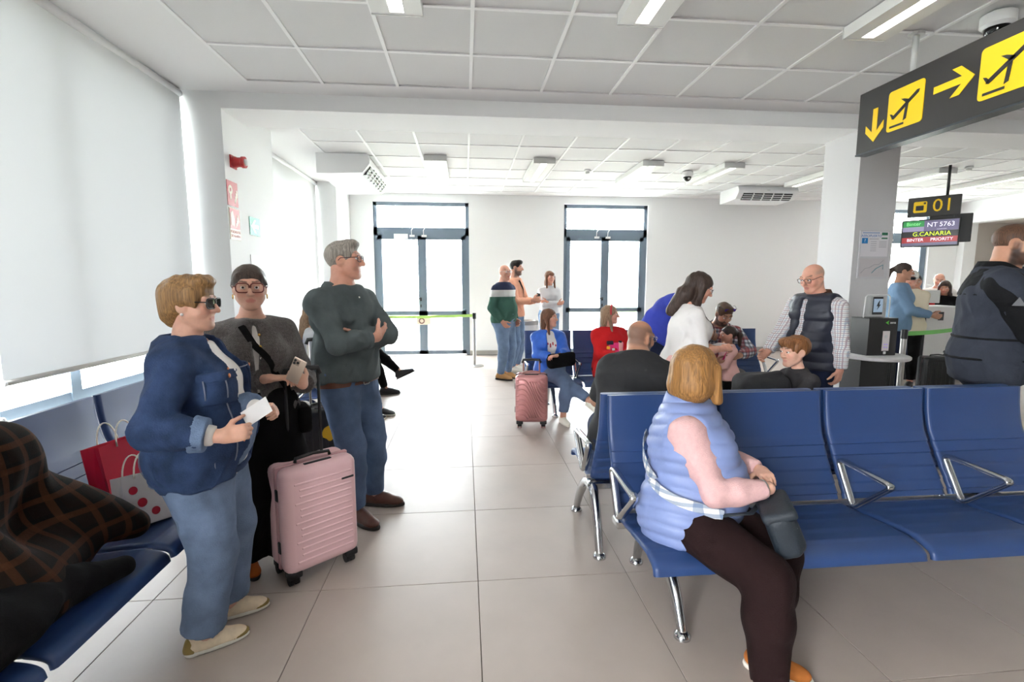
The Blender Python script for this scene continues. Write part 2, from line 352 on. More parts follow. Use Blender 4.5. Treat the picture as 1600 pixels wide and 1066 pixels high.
# split air conditioners under the ceiling
M_ac = mat('ac_plastic', (236, 237, 238), .35); M_acd = mat('ac_dark', (52, 54, 56), .5)
def air_con(loc, rz, L, label, D=.66, H=.24):
    r = empty('air_conditioner', loc, rz, label, 'air conditioner', 'ceiling air conditioners')   # outlet towards local -y, body hung from z=0 down
    prof = [(D, 0), (D, -H), (D * .75, -H), (.10, -H + .02), (.03, -H * .62), (0, -H * .45), (0, -.06), (.03, 0)]
    MB().prism(prof, -L / 2, L / 2, 'x').build('casing', M_ac, r, angle=40)
    for s in (-1, 1): MB().prism([(y * 1.0, z) for y, z in prof], s * L / 2, s * (L / 2 + .025), 'x').build('side_cover', M_white, r, angle=40)
    MB().prism([(.012, -H * .56), (.09, -H + .012), (.13, -H + .004), (.03, -H * .50)], -L / 2 + .08, L / 2 - .08, 'x').build('air_outlet', M_acd, r).location = (0, -.012, -.004)
    for k in range(3):
        t = (k + .5) / 3; yy = .012 + .085 * t - .02; zz = -H * .56 + (-H * .44 + .014) * t - .012
        MB().box(-L / 2 + .08, L / 2 - .08, yy - .008, yy + .008, zz - .004, zz + .004).build('louvre', M_ac, r)
    n = int(L / .22)
    for k in range(1, n): 
        x = -L / 2 + .08 + (L - .16) * k / n
        MB().prism([(-.006, -H * .56 - .004), (.08, -H + .0), (.11, -H + .004), (.01, -H * .5)], x - .006, x + .006, 'x').build('outlet_fin', M_ac, r).location = (0, -.012, -.006)
    MB().box(-.03, .03, -.003, .003, -H * .3 - .006, -H * .3 + .006).build('status_panel', M_lampoff, r)
    return r
air_con((-1.30, 7.95, ZC), PI / 2, 1.6, 'white ceiling air conditioner with side slats above the grey-haired man', D=.72, H=.27)
air_con((5.62, 8.72, ZC), 0, 1.12, 'white ceiling air conditioner hung on the far ceiling beside the column')
def dome_camera(p, s, label):
    r = empty('dome_camera', p, 0, label, 'camera', 'dome cameras on the ceiling')
    MB().lathe([(.06 * s, 0), (.075 * s, -.01 * s), (.075 * s, -.06 * s), (.06 * s, -.075 * s)], 20).build('housing', M_white, r, angle=40)
    MB().lathe([(.055 * s, -.07 * s), (.055 * s, -.09 * s), (.045 * s, -.115 * s), (.028 * s, -.13 * s), (.004, -.137 * s)], 20).build('dome', mat('smoked_dome', (12, 12, 14), .08), r, True)
    MB().tube([(0, -.035 * s, -.1 * s), (0, -.056 * s, -.106 * s)], .016 * s, 10).build('lens', M_chrome, r, True)
dome_camera((3.55, 3.12, ZC), 1.25, 'dark dome camera on the ceiling above the black arrow sign')
dome_camera((3.58, 7.73, ZC), 1.15, 'small dome camera between the far ceiling lamps')
for p, lb in (((1.96, 7.79, ZC), 'small smoke detector on the ceiling left of the dome camera'), ((7.75, 7.0, ZC), 'small smoke detector on the ceiling above the gate number sign')):
    r = empty('smoke_detector', p, 0, lb, 'smoke detector', 'smoke detectors')
    MB().lathe([(.05, 0), (.055, -.02), (.05, -.03)], 16).build('base', M_white, r, angle=40); MB().lathe([(.035, -.03), (.035, -.05), (.02, -.06)], 16).build('sensor', M_lampoff, r, angle=40)
# ================================================================== SIGNS
M_black = mat('sign_black', (40, 38, 38), .45); M_yel = mat('sign_yellow', (248, 205, 8), .5); M_ink = mat('ink', (30, 30, 32), .6)
sg = empty('hanging_sign', (3.2, 3.83, 2.54), 0, 'long black hanging sign with yellow arrows and departure pictograms', 'sign')
MB().rbox(0, .09, -2.0, 0, 0, .47, .004, 1).build('panel', M_black, sg)
MB().box(-.004, .094, -2.0, 0, -.012, 0).build('edge_strip', mat('sign_edge', (70, 75, 80), .4, metal=.6), sg)
for y in (-.42, -1.6): MB().tube([(.045, y, .47), (.045, y, ZC - 2.54)], .02, 10).build('hanger', M_lampoff, sg, True); MB().lathe([(.05, 0), (.05, .02)], 14, (.045, y, ZC - 2.54 - .02)).build('hanger_plate', M_lampoff, sg)
def flat_yz(poly, y, z, s, m, name, parent, x=-.002, t=.004):
    """flat shape on the sign face; u runs to the reader's right (towards -y)"""
    return MB().prism([(y - u * s, z + v * s) for u, v in poly], x - t / 2, x + t / 2, 'x').build(name, m, parent)
def arrow(ang):
    # arrow pointing up (towards +v), turned by ang
    p = [(-.09, -.5), (.09, -.5), (.09, .17), (.30, -.04), (.42, .08), (0, .5), (-.42, .08), (-.30, -.04), (-.09, .17)]
    p = [(-.085, -.5), (.085, -.5), (.085, .2), (.33, -.06), (.33, .16), (0, .5), (-.33, .16), (-.33, -.06), (-.085, .2)]
    c, s = math.cos(ang), math.sin(ang); return [(u * c - v * s, u * s + v * c) for u, v in p]
flat_yz(arrow(PI), -.17, .185, .25, M_yel, 'arrow', sg)
def rrect(w, h, r, n=4):
    out = []
    for cx, cy, a in ((w / 2 - r, h / 2 - r, 0), (-w / 2 + r, h / 2 - r, 1), (-w / 2 + r, -h / 2 + r, 2), (w / 2 - r, -h / 2 + r, 3)):
        for k in range(n + 1): t = (a + k / n) * PI / 2; out.append((cx + r * math.cos(t), cy + r * math.sin(t)))
    return out
def plane_picto(y, z, s):
    pg = flat_yz(rrect(1, 1, .08), y, z, s, M_yel, 'pictogram', sg)
    body = [(-.36, -.2), (-.30, -.22), (.36, .22), (.38, .29), (.31, .29), (-.30, -.12)]
    wing = [(-.12, .22), (-.02, .2), (.16, .12), (.06, .06)]; wing2 = [(.02, -.02), (.10, .04), (.06, -.30), (-.02, -.33)]; tail = [(-.42, -.06), (-.36, -.08), (-.28, -.16), (-.34, -.2)]
    for q in (body, wing, wing2, tail, [(-.4, -.42), (.0, -.42), (.0, -.37), (-.4, -.37)]): flat_yz(q, y, z, s, M_ink, 'plane_mark', pg, -.005)
plane_picto(-.43, .235, .29)
flat_yz(arrow(-PI / 2), -.78, .26, .27, M_yel, 'arrow', sg)
plane_picto(-1.10, .235, .31)
flat_yz(arrow(-PI / 2), -1.6, .24, .27, M_yel, 'arrow', sg)
# gate number and departure screen
g01 = empty('gate_sign', (7.22, 7.0, 2.53), math.radians(-50), 'slanted black gate sign with yellow pictogram and number 01', 'sign')
MB().rbox(-.33, .33, 0, .08, 0, .30, .004, 1).build('panel', M_black, g01)
MB().tube([(.15, .04, .30), (.15, .04, ZC - 2.53)], .02, 8).build('hanger', M_dark, g01, True)
text('01', .27, (.115, -.003, .15), (PI / 2, 0, 0), M_yel, g01, 'number', .002)
MB().prism([(-.17 + u * .17, .15 + v * .17) for u, v in rrect(1, 1, .12)], -.003, 0, 'y').build('pictogram', M_yel, g01)
MB().prism([(-.175 + u * .10, .135 + v * .075) for u, v in rrect(1, 1, .08)], -.006, -.001, 'y').build('pictogram_screen', M_ink, g01); MB().prism([(-.115 + u * .03, .205 + v * .03) for u, v in rrect(1, 1, .3)], -.006, -.001, 'y').build('pictogram_dot', M_ink, g01)
scr = empty('departure_screen', (7.20, 6.97, 2.08), math.radians(-50), 'black flight screen showing NT 5763 to G.CANARIA below the gate sign', 'screen')
MB().rbox(-.39, .34, -.04, .03, -.02, .40, .008, 1).build('monitor', M_dark, scr); MB().rbox(-.05, .47, .06, .14, .04, .46, .008, 1).build('rear_monitor', M_dark, scr); MB().box(.05, .25, .0, .1, .38, .44).build('bracket', M_dark, scr)
def panel(nm, x0, x1, z0, z1, rgb, e=.5): return MB().box(x0, x1, -.044, -.04, z0, z1).build(nm, mat('screen_' + nm, rgb, .3, emit=e), scr)
panel('airline_band', -.37, -.10, .29, .38, (40, 120, 62)); panel('code_band', -.37, -.10, .22, .29, (128, 122, 150)); panel('flight_band', -.10, .32, .22, .38, (86, 80, 108)); panel('destination_band', -.37, .32, .13, .22, (32, 30, 32), .2); panel('priority_band', -.37, .32, .045, .13, (140, 36, 40)); panel('footer_band', -.37, .32, 0, .045, (86, 82, 104))
M_lt = mat('screen_text', (225, 222, 235), .4, emit=.6); M_lg = mat('screen_text_green', (188, 210, 40), .4, emit=.7)
R90 = (PI / 2, 0, 0)
text('Binter', .075, (-.235, -.046, .335), R90, mat('screen_text_mint', (120, 210, 130), .4, emit=.6), scr); text('NT', .095, (.0, -.046, .31), R90, M_lt, scr); text('5763', .095, (.18, -.046, .31), R90, M_lt, scr); panel('small_line', .06, .18, .235, .25, (150, 146, 165))
text('G.CANARIA', .09, (0, -.046, .175), R90, M_lg, scr); text('BINTER', .065, (-.2, -.046, .088), R90, M_lt, scr); text('PRIORITY', .065, (.13, -.046, .088), R90, M_lt, scr)
# fire signs on the pier (plane x = XL)
M_redp = mat('sign_red', (176, 62, 62), .5); M_cream = mat('sign_cream', (236, 226, 205), .5); M_red = mat('siren_red', (178, 34, 36), .35)
sr = empty('fire_alarm_siren', (XL, 5.17, 2.68), 0, 'small red fire alarm siren on the white pier', 'alarm')
MB().lathe([(.055, 0), (.055, .03), (.046, .05), (.046, .085), (.055, .09), (.055, .12)], 20).build('body', M_red, sr, angle=35).rotation_euler = (0, PI / 2, 0)
MB().lathe([(.035, .118), (.03, .135), (.01, .142)], 16).build('lens', M_white, sr, True).rotation_euler = (0, PI / 2, 0)
MB().box(0, .012, -.06, .06, -.06, .06).build('back_plate', M_red, sr)
def pier_sign(name, y, z, w, h, label, m, cat='sign'):
    r = empty(name, (XL, y, z), 0, label, cat); MB().box(0, .006, -w / 2, w / 2, 0, h).build('plate', m, r); return r
def face(r, poly, m, nm, x=.0075): return MB().prism(poly, x - .0015, x, 'x').build(nm, m, r)
RX = (PI / 2, 0, PI / 2)
a = pier_sign('fire_hose_sign', 5.115, 2.25, .215, .235, 'red fire hose sign above the alarm button sign on pier', M_redp)
face(a, [(-.045 + .04 * math.cos(t), .15 + .045 * math.sin(t)) for t in np.linspace(0, 2 * PI, 18)[:-1]], M_cream, 'hose_reel'); face(a, [(-.045 + .016 * math.cos(t), .15 + .018 * math.sin(t)) for t in np.linspace(0, 2 * PI, 14)[:-1]], M_redp, 'reel_hub', .009); face(a, [(-.06, .06), (-.03, .06), (-.03, .11), (-.06, .11)], M_cream, 'hose_nozzle')
for k in range(4): face(a, [(.03 + .018 * k, .03 + .02 * k), (.045 + .018 * k, .03 + .02 * k), (.055 + .012 * k, .07 + .03 * k), (.035 + .012 * k, .075 + .03 * k)], M_cream, 'flame')
b_ = pier_sign('alarm_button_sign', 5.125, 1.925, .215, .305, 'red and cream alarm button sign, lower of the two on the pier', M_cream)
face(b_, [(-.1, .105), (.1, .105), (.1, .30), (-.1, .30)], M_redp, 'red_field'); face(b_, [(-.085, .14), (-.02, .13), (-.01, .2), (-.045, .28), (-.085, .25)], M_cream, 'hand', .009)
for k in range(4): face(b_, [(.01 + .018 * k, .125 + .018 * k), (.025 + .018 * k, .125 + .018 * k), (.035 + .012 * k, .16 + .028 * k), (.015 + .012 * k, .165 + .028 * k)], M_cream, 'flame', .009)
text('PULSADOR', .04, (.008, 0, .075), RX, M_redp, b_, ext=.0005); text('DE ALARMA', .036, (.008, 0, .035), RX, M_redp, b_, ext=.0005)
e = pier_sign('exit_sign', 5.585, 2.01, .25, .19, 'small green exit sign with white arrow on the pier', mat('sign_green', (46, 158, 128), .5))
face(e, [(-.09, .095), (-.01, .165), (.03, .165), (-.02, .115), (.09, .115), (.09, .075), (-.02, .075), (.03, .025), (-.01, .025)], M_white, 'arrow')
n_ = pier_sign('paper_notice', 5.55, 1.5, .23, .30, 'blank white paper notice on the pier below the exit sign', mat('paper', (250, 250, 250), .8), 'notice')
# poster on the column front
ps = empty('airport_poster', (4.47, 5.0, 1.55), 0, 'airport information poster with map on the column front', 'poster')
MB().rbox(-.17, .19, -.012, 0, 0, .52, .003, 1).build('holder', mat('poster_holder', (205, 203, 206), .25), ps)
def pf(nm, x0, x1, z0, z1, rgb, y=-.0125): return MB().box(x0, x1, y - .001, y + .0005, z0, z1).build(nm, mat('poster_' + nm, rgb, .6), ps)
pf('sheet', -.15, .17, .24, .51, (222, 218, 222)); pf('map', -.15, .15, .02, .22, (196, 190, 192)); pf('logo', -.145, -.075, .38, .44, (30, 120, 185), -.0135); pf('green_band', .085, .155, .47, .50, (40, 110, 80), -.0135); pf('green_band_low', .085, .155, .43, .445, (40, 110, 80), -.0135); pf('text_line', -.06, .05, .428, .432, (120, 120, 130), -.0135)
for k in range(5): pf('text_line', .06, .15, .40 - k * .015, .403 - k * .015, (120, 120, 130), -.0135)
for k in range(6): pf('text_line', -.04, .03, .40 - k * .02, .403 - k * .02, (150, 150, 158), -.0135)
pth = [(-.13, .06), (-.08, .11), (-.03, .12), (.02, .15), (.08, .155), (.13, .20)]; MB().tube([(x, -.014, z) for x, z in pth], .002, 5).build('map_road', mat('poster_road', (140, 140, 145), .6), ps); pth = [(.0, .06), (.05, .11), (.13, .15), (.13, .10)]; MB().tube([(x, -.014, z) for x, z in pth], .004, 5).build('map_coast', mat('poster_coast', (70, 140, 150), .6), ps)
pf('heading_line', -.14, .06, .49, .50, (120, 150, 190), -.0135); text('AEROPUERTO', .038, (-.035, -.0145, .462), R90, mat('poster_blue', (70, 120, 180), .6), ps, ext=.0003); text('?', .05, (-.11, -.0145, .41), R90, M_white, ps, ext=.0003)
# door stickers on the left glazed door
st = tag(MB().box(-.14, .14, -.004, 0, -.05, .05).build('door_notice', mat('paper', (250, 250, 250), .8)), 'white notice strip at the top of the left glazed door', 'notice'); st.location = (-1.28, YB + .045, 2.44)
st = empty('door_sticker', (-.86, YB + .045, .72), 0, 'square cream sticker with round mark on the left glazed door', 'sticker'); MB().box(-.14, .14, -.004, 0, -.08, .08).build('plate', mat('sticker_cream', (226, 214, 196), .6), st); MB().tube([(.05 * math.cos(t) - .04, -.005, .05 * math.sin(t)) for t in np.linspace(0, 2 * PI, 16)[:-1]], .012, 6, True).build('ring_mark', mat('sticker_brown', (120, 80, 70), .6), st)
# ================================================================== BENCHES
M_blue = mat('seat_blue', (37, 61, 106), .42, var=.03, vscale=3, bump=.02, bscale=300)
def loft_profile(prof, xs_of, thick, n_up=1):
    """closed sheet: profile (y,z) swept across x in [x0(i),x1(i)] with rounded long edges"""
    vs = []; fs = []; K = len(prof); cols = [0, .012, .04, .25, .5, .75, .96, .988, 1]; dz = [-.010, -.002, 0, 0, 0, 0, 0, -.002, -.010]; C_ = len(cols)
    nrm = []
    for i in range(K):
        a = Vector((0, *prof[max(0, i - 1)])); b = Vector((0, *prof[min(K - 1, i + 1)])); t = (b - a).normalized(); nrm.append(Vector((0, -t.z, t.y)))
    for side in (0, 1):
        for i in range(K):
            x0, x1 = xs_of(i / (K - 1))
            for c, d in zip(cols, dz):
                p = Vector((x0 + (x1 - x0) * c, *prof[i])) + nrm[i] * ((d if side == 0 else -thick - d * .9)); vs.append(tuple(p))
    o = K * C_
    for i in range(K - 1):
        for c in range(C_ - 1):
            q = i * C_ + c; fs.append((q, q + 1, q + C_ + 1, q + C_)); fs.append((o + q, o + q + C_, o + q + C_ + 1, o + q + 1))
        q = i * C_; fs.append((q, q + C_, o + q + C_, o + q)); q = i * C_ + C_ - 1; fs.append((q, o + q, o + q + C_, q + C_))
    for c in range(C_ - 1):
        fs.append((c, o + c, o + c + 1, c + 1)); q = (K - 1) * C_ + c; fs.append((q, q + 1, o + q + 1, o + q))
    return vs, fs
def spline(pts, n):
    pts = [Vector((p[0], p[1], 0)) for p in pts]; out = []; N = len(pts)
    for i in range(N - 1):
        p0, p1, p2, p3 = pts[max(0, i - 1)], pts[i], pts[i + 1], pts[min(N - 1, i + 2)]
        for k in range(n):
            t = k / n; q = .5 * ((2 * p1) + (p2 - p0) * t + (2 * p0 - 5 * p1 + 4 * p2 - p3) * t * t + (-p0 + 3 * p1 - 3 * p2 + p3) * t ** 3); out.append((q.x, q.y))
    out.append((pts[-1].x, pts[-1].y)); return out
SEATP = spline([(-.475, .355), (-.465, .385), (-.43, .405), (-.36, .415), (-.22, .405), (-.10, .392), (-.012, .388)], 8)
BACKP = spline([(.012, .40), (.035, .45), (.09, .55), (.135, .64), (.165, .72), (.185, .82), (.195, .925)], 10)
def ribbed(prof, lo, hi, n, depth):
    """shallow ridges pressed across part of a panel"""
    out = []; K = len(prof)
    for i, (y, z) in enumerate(prof):
        t = i / (K - 1); a = prof[max(0, i - 1)]; b = prof[min(K - 1, i + 1)]; l = math.hypot(b[0] - a[0], b[1] - a[1]) or 1; ny, nz = -(b[1] - a[1]) / l, (b[0] - a[0]) / l
        d = 0
        if lo < t < hi: u = ((t - lo) / (hi - lo) * n) % 1; d = depth * (1 - u)
        out.append((y + ny * d, z + nz * d))
    return out
PIT = .60
_sv = loft_profile(ribbed(SEATP, .45, .95, 4, .004), lambda t: (.012, PIT - .012), .03)
_bv = loft_profile(ribbed(spline([(p[0], p[1]) for p in BACKP[::5]], 10), .10, .62, 5, .006), lambda t: (.016 - .004 * t, PIT - .016 + .004 * t), .032)
ME_SEAT = MB().add(*_sv).mesh('seat', [M_blue]); ME_BACK = MB().add(*_bv).mesh('backrest', [M_blue])
for me in (ME_SEAT, ME_BACK): me.polygons.foreach_set('use_smooth', [True] * len(me.polygons)); me.set_sharp_from_angle(angle=math.radians(50))
def _arc(p, q, r_, n=5):  # corner rounding helper
    return [p.lerp(q, k / n) for k in range(n + 1)]
def arm_mesh():
    A, B, C_ = Vector((0, .06, .60)), Vector((0, -.27, .585)), Vector((0, -.06, .385))
    pts = []
    for P, Q, R in ((C_, A, B), (A, B, C_), (B, C_, A)):
        u = (P - Q).normalized(); w = (R - Q).normalized(); d = .04
        for k in range(6):
            t = k / 5; pts.append((Q + u * d) * (1 - t) ** 2 + Q * (2 * t * (1 - t)) + (Q + w * d) * t ** 2)
    m = MB().tube(pts, .021, 8, True, flat=.55); return m.mesh('armrest', [M_chrome])
ME_ARM = arm_mesh(); ME_ARM.polygons.foreach_set('use_smooth', [True] * len(ME_ARM.polygons))
def leg_mesh(yf, foot):
    s = -1 if yf < 0 else 1
    pts = [Vector((0, s * -.02 + .02, .345)), Vector((0, yf * .35, .30)), Vector((0, yf * .75, .16)), Vector((0, yf * .95, .05)), Vector((0, yf, .02))]
    pts = [Vector((0, y, z)) for y, z in spline([(p.y, p.z) for p in pts], 4)]
    n = len(pts); m = MB().tube(pts, [.032 - .013 * i / (n - 1) for i in range(n)], 10); m.lathe([(.036, 0), (.036, .012), (.024, .024), (.016, .03)], 16, (0, yf, 0)); return m.mesh('leg', [M_chrome])
ME_LEGF = leg_mesh(-.36, 1); ME_LEGR = leg_mesh(.20, 1)
for me in (ME_LEGF, ME_LEGR): me.polygons.foreach_set('use_smooth', [True] * len(me.polygons)); me.set_sharp_from_angle(angle=math.radians(50))
def bench(loc, rz, n, label, arms=None, legs=None):
    r = empty('airport_bench', loc, rz, label, 'bench', 'blue beam benches of the waiting hall')
    for k in range(n):
        link('seat', ME_SEAT, None, r).location = (k * PIT, 0, 0); link('backrest', ME_BACK, None, r).location = (k * PIT, 0, 0)
    for k in (arms if arms is not None else range(n + 1)): link('armrest', ME_ARM, None, r).location = (min(max(k * PIT, .0), n * PIT), 0, 0)
    for x in (legs or (.2, n * PIT - .2)):
        link('leg', ME_LEGF, None, r).location = (x, 0, 0); link('leg', ME_LEGR, None, r).location = (x, 0, 0)
    MB().rbox(-.0, n * PIT, -.035, .045, .318, .362, .008, 1).build('beam', M_chrome, r)
    MB().box(.0, n * PIT, -.012, .012, .376, .392).build('seat_rail', M_steel, r)
    return r
B1 = bench((.715, 2.18, 0), 0, 4, 'blue four-seat bench with the woman in the quilted vest', arms=[0, 2, 3, 4], legs=(.19, 2.2))
B2 = bench((.69 + 2.4, 2.645, 0), PI, 4, 'blue bench back to back behind the nearest bench', arms=[4, 3, 1, 0], legs=(2.37, .25))
B3 = bench((.70, 5.62, 0), 0, 5, 'far blue bench with the women in blue jacket and red sweater', arms=[0, 1, 3, 5], legs=(.3, 2.7))
B4 = bench((-1.70, .23, 0), PI / 2, 5, 'dark blue bench under the roller blind with a coat on it', arms=[0], legs=(.2, 2.8))
B5 = bench((-1.68, 4.75, 0), PI / 2, 4, 'blue bench along the window wall behind the man with crossed arms', arms=[0, 2, 4], legs=(.2, 2.2))
# ================================================================== LUGGAGE
def shell_case(name, loc, rz, w, d, h, label, m_shell, ribs='h', handle_h=0., m_handle=None, m_wheel=None, group=None):
    """hard trolley case, wide face towards local -y, standing on four wheels"""
    r = empty(name, loc, rz, label, 'suitcase', group); z0 = .065; mh = m_handle or M_dark; mw = m_wheel or M_dark
    b = MB(); 
    b.rbox(-w / 2, w / 2, -d / 2, -.006, z0, z0 + h, min(.045, d * .22), 4); s1 = b.build('front_shell', m_shell, r, angle=50)
    b = MB(); b.rbox(-w / 2, w / 2, .006, d / 2, z0, z0 + h, min(.045, d * .22), 4); s2 = b.build('rear_shell', m_shell, r, angle=50)
    MB().rbox(-w / 2 + .004, w / 2 - .004, -.012, .012, z0 + .004, z0 + h - .004, .004, 1).build('zip_band', mat('zip_' + m_shell.name, (70, 60, 62) if ribs != 'h' else (206, 158, 162), .7), r)
    if ribs == 'h':
        for k in range(13):
            z = z0 + h * (.12 + .74 * k / 12); lft = -.30 if k % 3 else -.36
            MB().rbox(w * lft, w * .40, -d / 2 - .003, -d / 2 + .004, z - .006, z + .006, .0028, 1).build('rib', m_shell, s1)
    elif ribs == 'wave':
        for k in range(15):
            pts = []
            for i in range(15):
                t = i / 14; x = -w * .46 + w * .92 * t; zc = -.28 + 1.5 * (k / 14) + .40 * (t - .5) * -1 + .14 * math.sin(t * 2 * PI - .4)
                # rising wave lines over the face
                zz = z0 + h * (zc - .02 + .30 * (1 - t))
                if z0 + .03 < zz < z0 + h - .03: pts.append((x, -d / 2 - .001, zz))
            if len(pts) > 2: MB().tube(pts, .0105, 8, flat=.9).build('rib', m_shell, s1, True)
    else:
        for k in range(7):
            x = -w * .40 + w * .80 * k / 6; MB().rbox(x - .011, x + .011, -d / 2 - .004, -d / 2 + .004, z0 + .05, z0 + h - .06, .004, 1).build('rib', m_shell, s1)
    for sx in (-1, 1):
        for sy in (-1, 1):
            x, y = sx * (w / 2 - .045), sy * (d / 2 - .04)
            q = MB(); q.rbox(x - .035, x + .035, y - .03, y + .03, .045, .085, .01, 2); q.rbox(x - .022, x + .022, y - .02, y + .022, .02, .06, .006, 1); wh = q.build('wheel_mount', M_dark, r, angle=50)
            for e_ in (-.014, .014): MB().tube([(x + e_ - .009, y + .012, .026), (x + e_ + .009, y + .012, .026)], .026, 14).build('wheel', mw, wh, angle=50)
    for z in (.25, .75): MB().rbox(-w / 2 - .006, -w / 2 + .004, -.05, -.022, z0 + h * z - .03, z0 + h * z + .03, .004, 1).build('side_foot', M_dark, r)
    zt = z0 + h
    MB().tube([(-.09, -.012, zt - .002), (-.085, -.012, zt + .018), (0, -.012, zt + .026), (.085, -.012, zt + .018), (.09, -.012, zt - .002)], .011, 8, flat=.8).build('carry_handle', mh, r, True)
    MB().rbox(-.07, .07, -d * .34, -d * .26, zt - .002, zt + .004, .002, 1).build('lock_plate', M_dark, r)
    if handle_h:
        q = MB()
        for s in (-1, 1): q.tube([(s * .085, d / 2 - .045, zt - .01), (s * .085, d / 2 - .045, zt + handle_h)], .0085, 8)
        hp = q.build('telescopic_handle', mh if m_handle else M_steel, r, True)
        MB().tube([(-.095, d / 2 - .045, zt + handle_h - .02), (-.085, d / 2 - .045, zt + handle_h + .012), (0, d / 2 - .045, zt + handle_h + .016), (.085, d / 2 - .045, zt + handle_h + .012), (.095, d / 2 - .045, zt + handle_h - .02)], .014, 8).build('grip', M_dark, hp, True)
    return r
M_pink = mat('pink_shell', (232, 190, 194), .38, coat=.2); M_rose = mat('rose_gold_shell', (196, 138, 138), .28, metal=.55); M_blk = mat('black_shell', (28, 30, 32), .4)
P1 = shell_case('pink_suitcase', (-.80, 2.50, 0), math.radians(40), .385, .235, .54, 'pale pink hard suitcase with black handle in front of the woman with glasses', M_pink, 'h', .44, M_dark)
MB().box(.10, .165, -.1225, -.1175, .49, .50).build('brand_plate', M_dark, P1)
P2 = shell_case('rose_suitcase', (.68, 4.92, 0), math.radians(-7), .335, .22, .50, 'metallic rose suitcase with wavy ribs beside the woman in blue jacket', M_rose, 'wave', .12, mat('rose_handle', (168, 116, 112), .4), mat('rose_wheel', (180, 130, 128), .4))
P3 = shell_case('black_suitcase', (-1.02, 3.52, 0), math.radians(20), .37, .24, .56, 'black ribbed suitcase with yellow sticker and raised chrome handle behind the man', M_blk, 'v', .46)
MB().prism([(.02 + .05 * math.cos(t) * (1 if math.sin(t * 1) > -.6 else .6), .45 + .055 * math.sin(t)) for t in np.linspace(0, 2 * PI, 22)[:-1]], -.127, -.121, 'y').build('yellow_sticker', mat('sticker_yellow', (232, 180, 30), .5), P3); text('TO', .05, (.10, -.126, .24), R90, M_white, P3, ext=.0005)
P4 = shell_case('black_suitcase', (5.35, 5.75, 0), math.radians(-10), .36, .22, .50, 'black upright suitcase behind the round charging table', M_blk, 'v'); P5 = shell_case('black_suitcase', (6.15, 5.7, 0), math.radians(-20), .36, .22, .48, 'dark suitcase beside the man in the dark work jacket', M_blk, 'v')
# ================================================================== STANCHIONS, BIN, KIOSK, DESK
M_belt = mat('belt_green', (96, 190, 62), .6); M_belt2 = mat('belt_lime', (188, 232, 120), .6)
def stanchion(loc, label, h=.96):
    r = empty('belt_post', loc, 0, label, 'barrier post', 'belt barrier posts')
    MB().lathe([(.17, 0), (.17, .008), (.15, .018), (.04, .03)], 28).build('base', M_steel, r, angle=40); MB().lathe([(.03, .025), (.03, h - .1)], 16).build('pole', M_steel, r, angle=40); MB().lathe([(.034, h - .1), (.034, h), (.03, h + .006)], 16).build('belt_head', M_dark, r, angle=40)
    return r
g01.scale = (.95, 1, 1); scr.scale = (.95, 1, 1)
S1 = stanchion((.16, 8.72, 0), 'steel belt post standing in front of the back wall')
S2 = stanchion((5.05, 5.1, 0), 'steel belt post with green belt behind the charging table')
def belt(a, b, m, label, h=.05):
    v = [(a[0], a[1], a[2]), (b[0], b[1], b[2])]; n = Vector((b[1] - a[1], a[0] - b[0], 0)).normalized() * .0015; vs = []; fs = []
    N = 10
    for s in (-1, 1):
        for i in range(N + 1):
            t = i / N; sag = -.02 * 4 * t * (1 - t)
            for dz in (-h / 2, h / 2): vs.append((a[0] + (b[0] - a[0]) * t + n.x * s, a[1] + (b[1] - a[1]) * t + n.y * s, a[2] + (b[2] - a[2]) * t + sag + dz))
    o = 2 * (N + 1)
    for i in range(N):
        q = 2 * i; fs += [(q, q + 2, q + 3, q + 1), (o + q, o + q + 1, o + q + 3, o + q + 2), (q, o + q, o + q + 2, q + 2), (q + 1, q + 3, o + q + 3, o + q + 1)]
    fs += [(0, 1, o + 1, o), (2 * N, o + 2 * N, o + 2 * N + 1, 2 * N + 1)]
    return tag(MB().add(vs, fs).build('barrier_belt', m), label, 'barrier belt', 'barrier belts')
belt((.13, 8.72, .92), (-2.24, 8.95, .90), M_belt2, 'light green belt stretched across the left glazed door')
belt((5.08, 5.1, .92), (7.1, 6.1, .90), M_belt, 'green belt stretched towards the check-in desk')
bn = empty('waste_bin', (1.10, 8.62, 0), 0, 'white round waste bin behind the woman in blue jacket', 'bin')
MB().lathe([(.19, 0), (.20, .03), (.20, .76)], 32).build('body', M_white, bn, angle=40); MB().lathe([(.205, .76), (.205, .83), (.16, .835), (.15, .78)], 32).build('rim', M_steel, bn, angle=40)
# charging kiosk in front of the column
ks = empty('charging_kiosk', (4.18, 4.55, 0), 0, 'black phone charging kiosk with round table top before the column', 'kiosk')
MB().box(-.15, .15, -.02, .24, 0, .74).build('plinth', M_dark, ks)
MB().lathe([(.30, .735), (.31, .745), (.31, .765), (.30, .772)], 40).build('table_top', mat('table_white', (206, 203, 203), .35), ks, angle=40)
MB().rbox(-.16, .16, -.09, .14, .772, 1.15, .004, 1).build('cabinet', mat('kiosk_black', (22, 20, 20), .4), ks)
MB().box(.0, .075, -.094, -.09, .82, 1.02).build('socket_plate', mat('kiosk_plate', (214, 206, 204), .5), ks)
for z in (.885, .855): 
    for x in (.025, .05): MB().box(x - .007, x + .007, -.096, -.094, z - .004, z + .004).build('usb_port', mat('usb_violet', (150, 120, 210), .4, emit=.5), ks)
MB().lathe([(.016, 0), (.016, .003)], 16).build('socket', M_lampoff, ks).matrix_local = Matrix.Translation((.037, -.094, .965)) @ Matrix.Rotation(PI / 2, 4, 'X')
MB().rbox(.02, .05, -.094, -.088, .785, .812, .003, 1).build('phone_mark', M_white, ks)
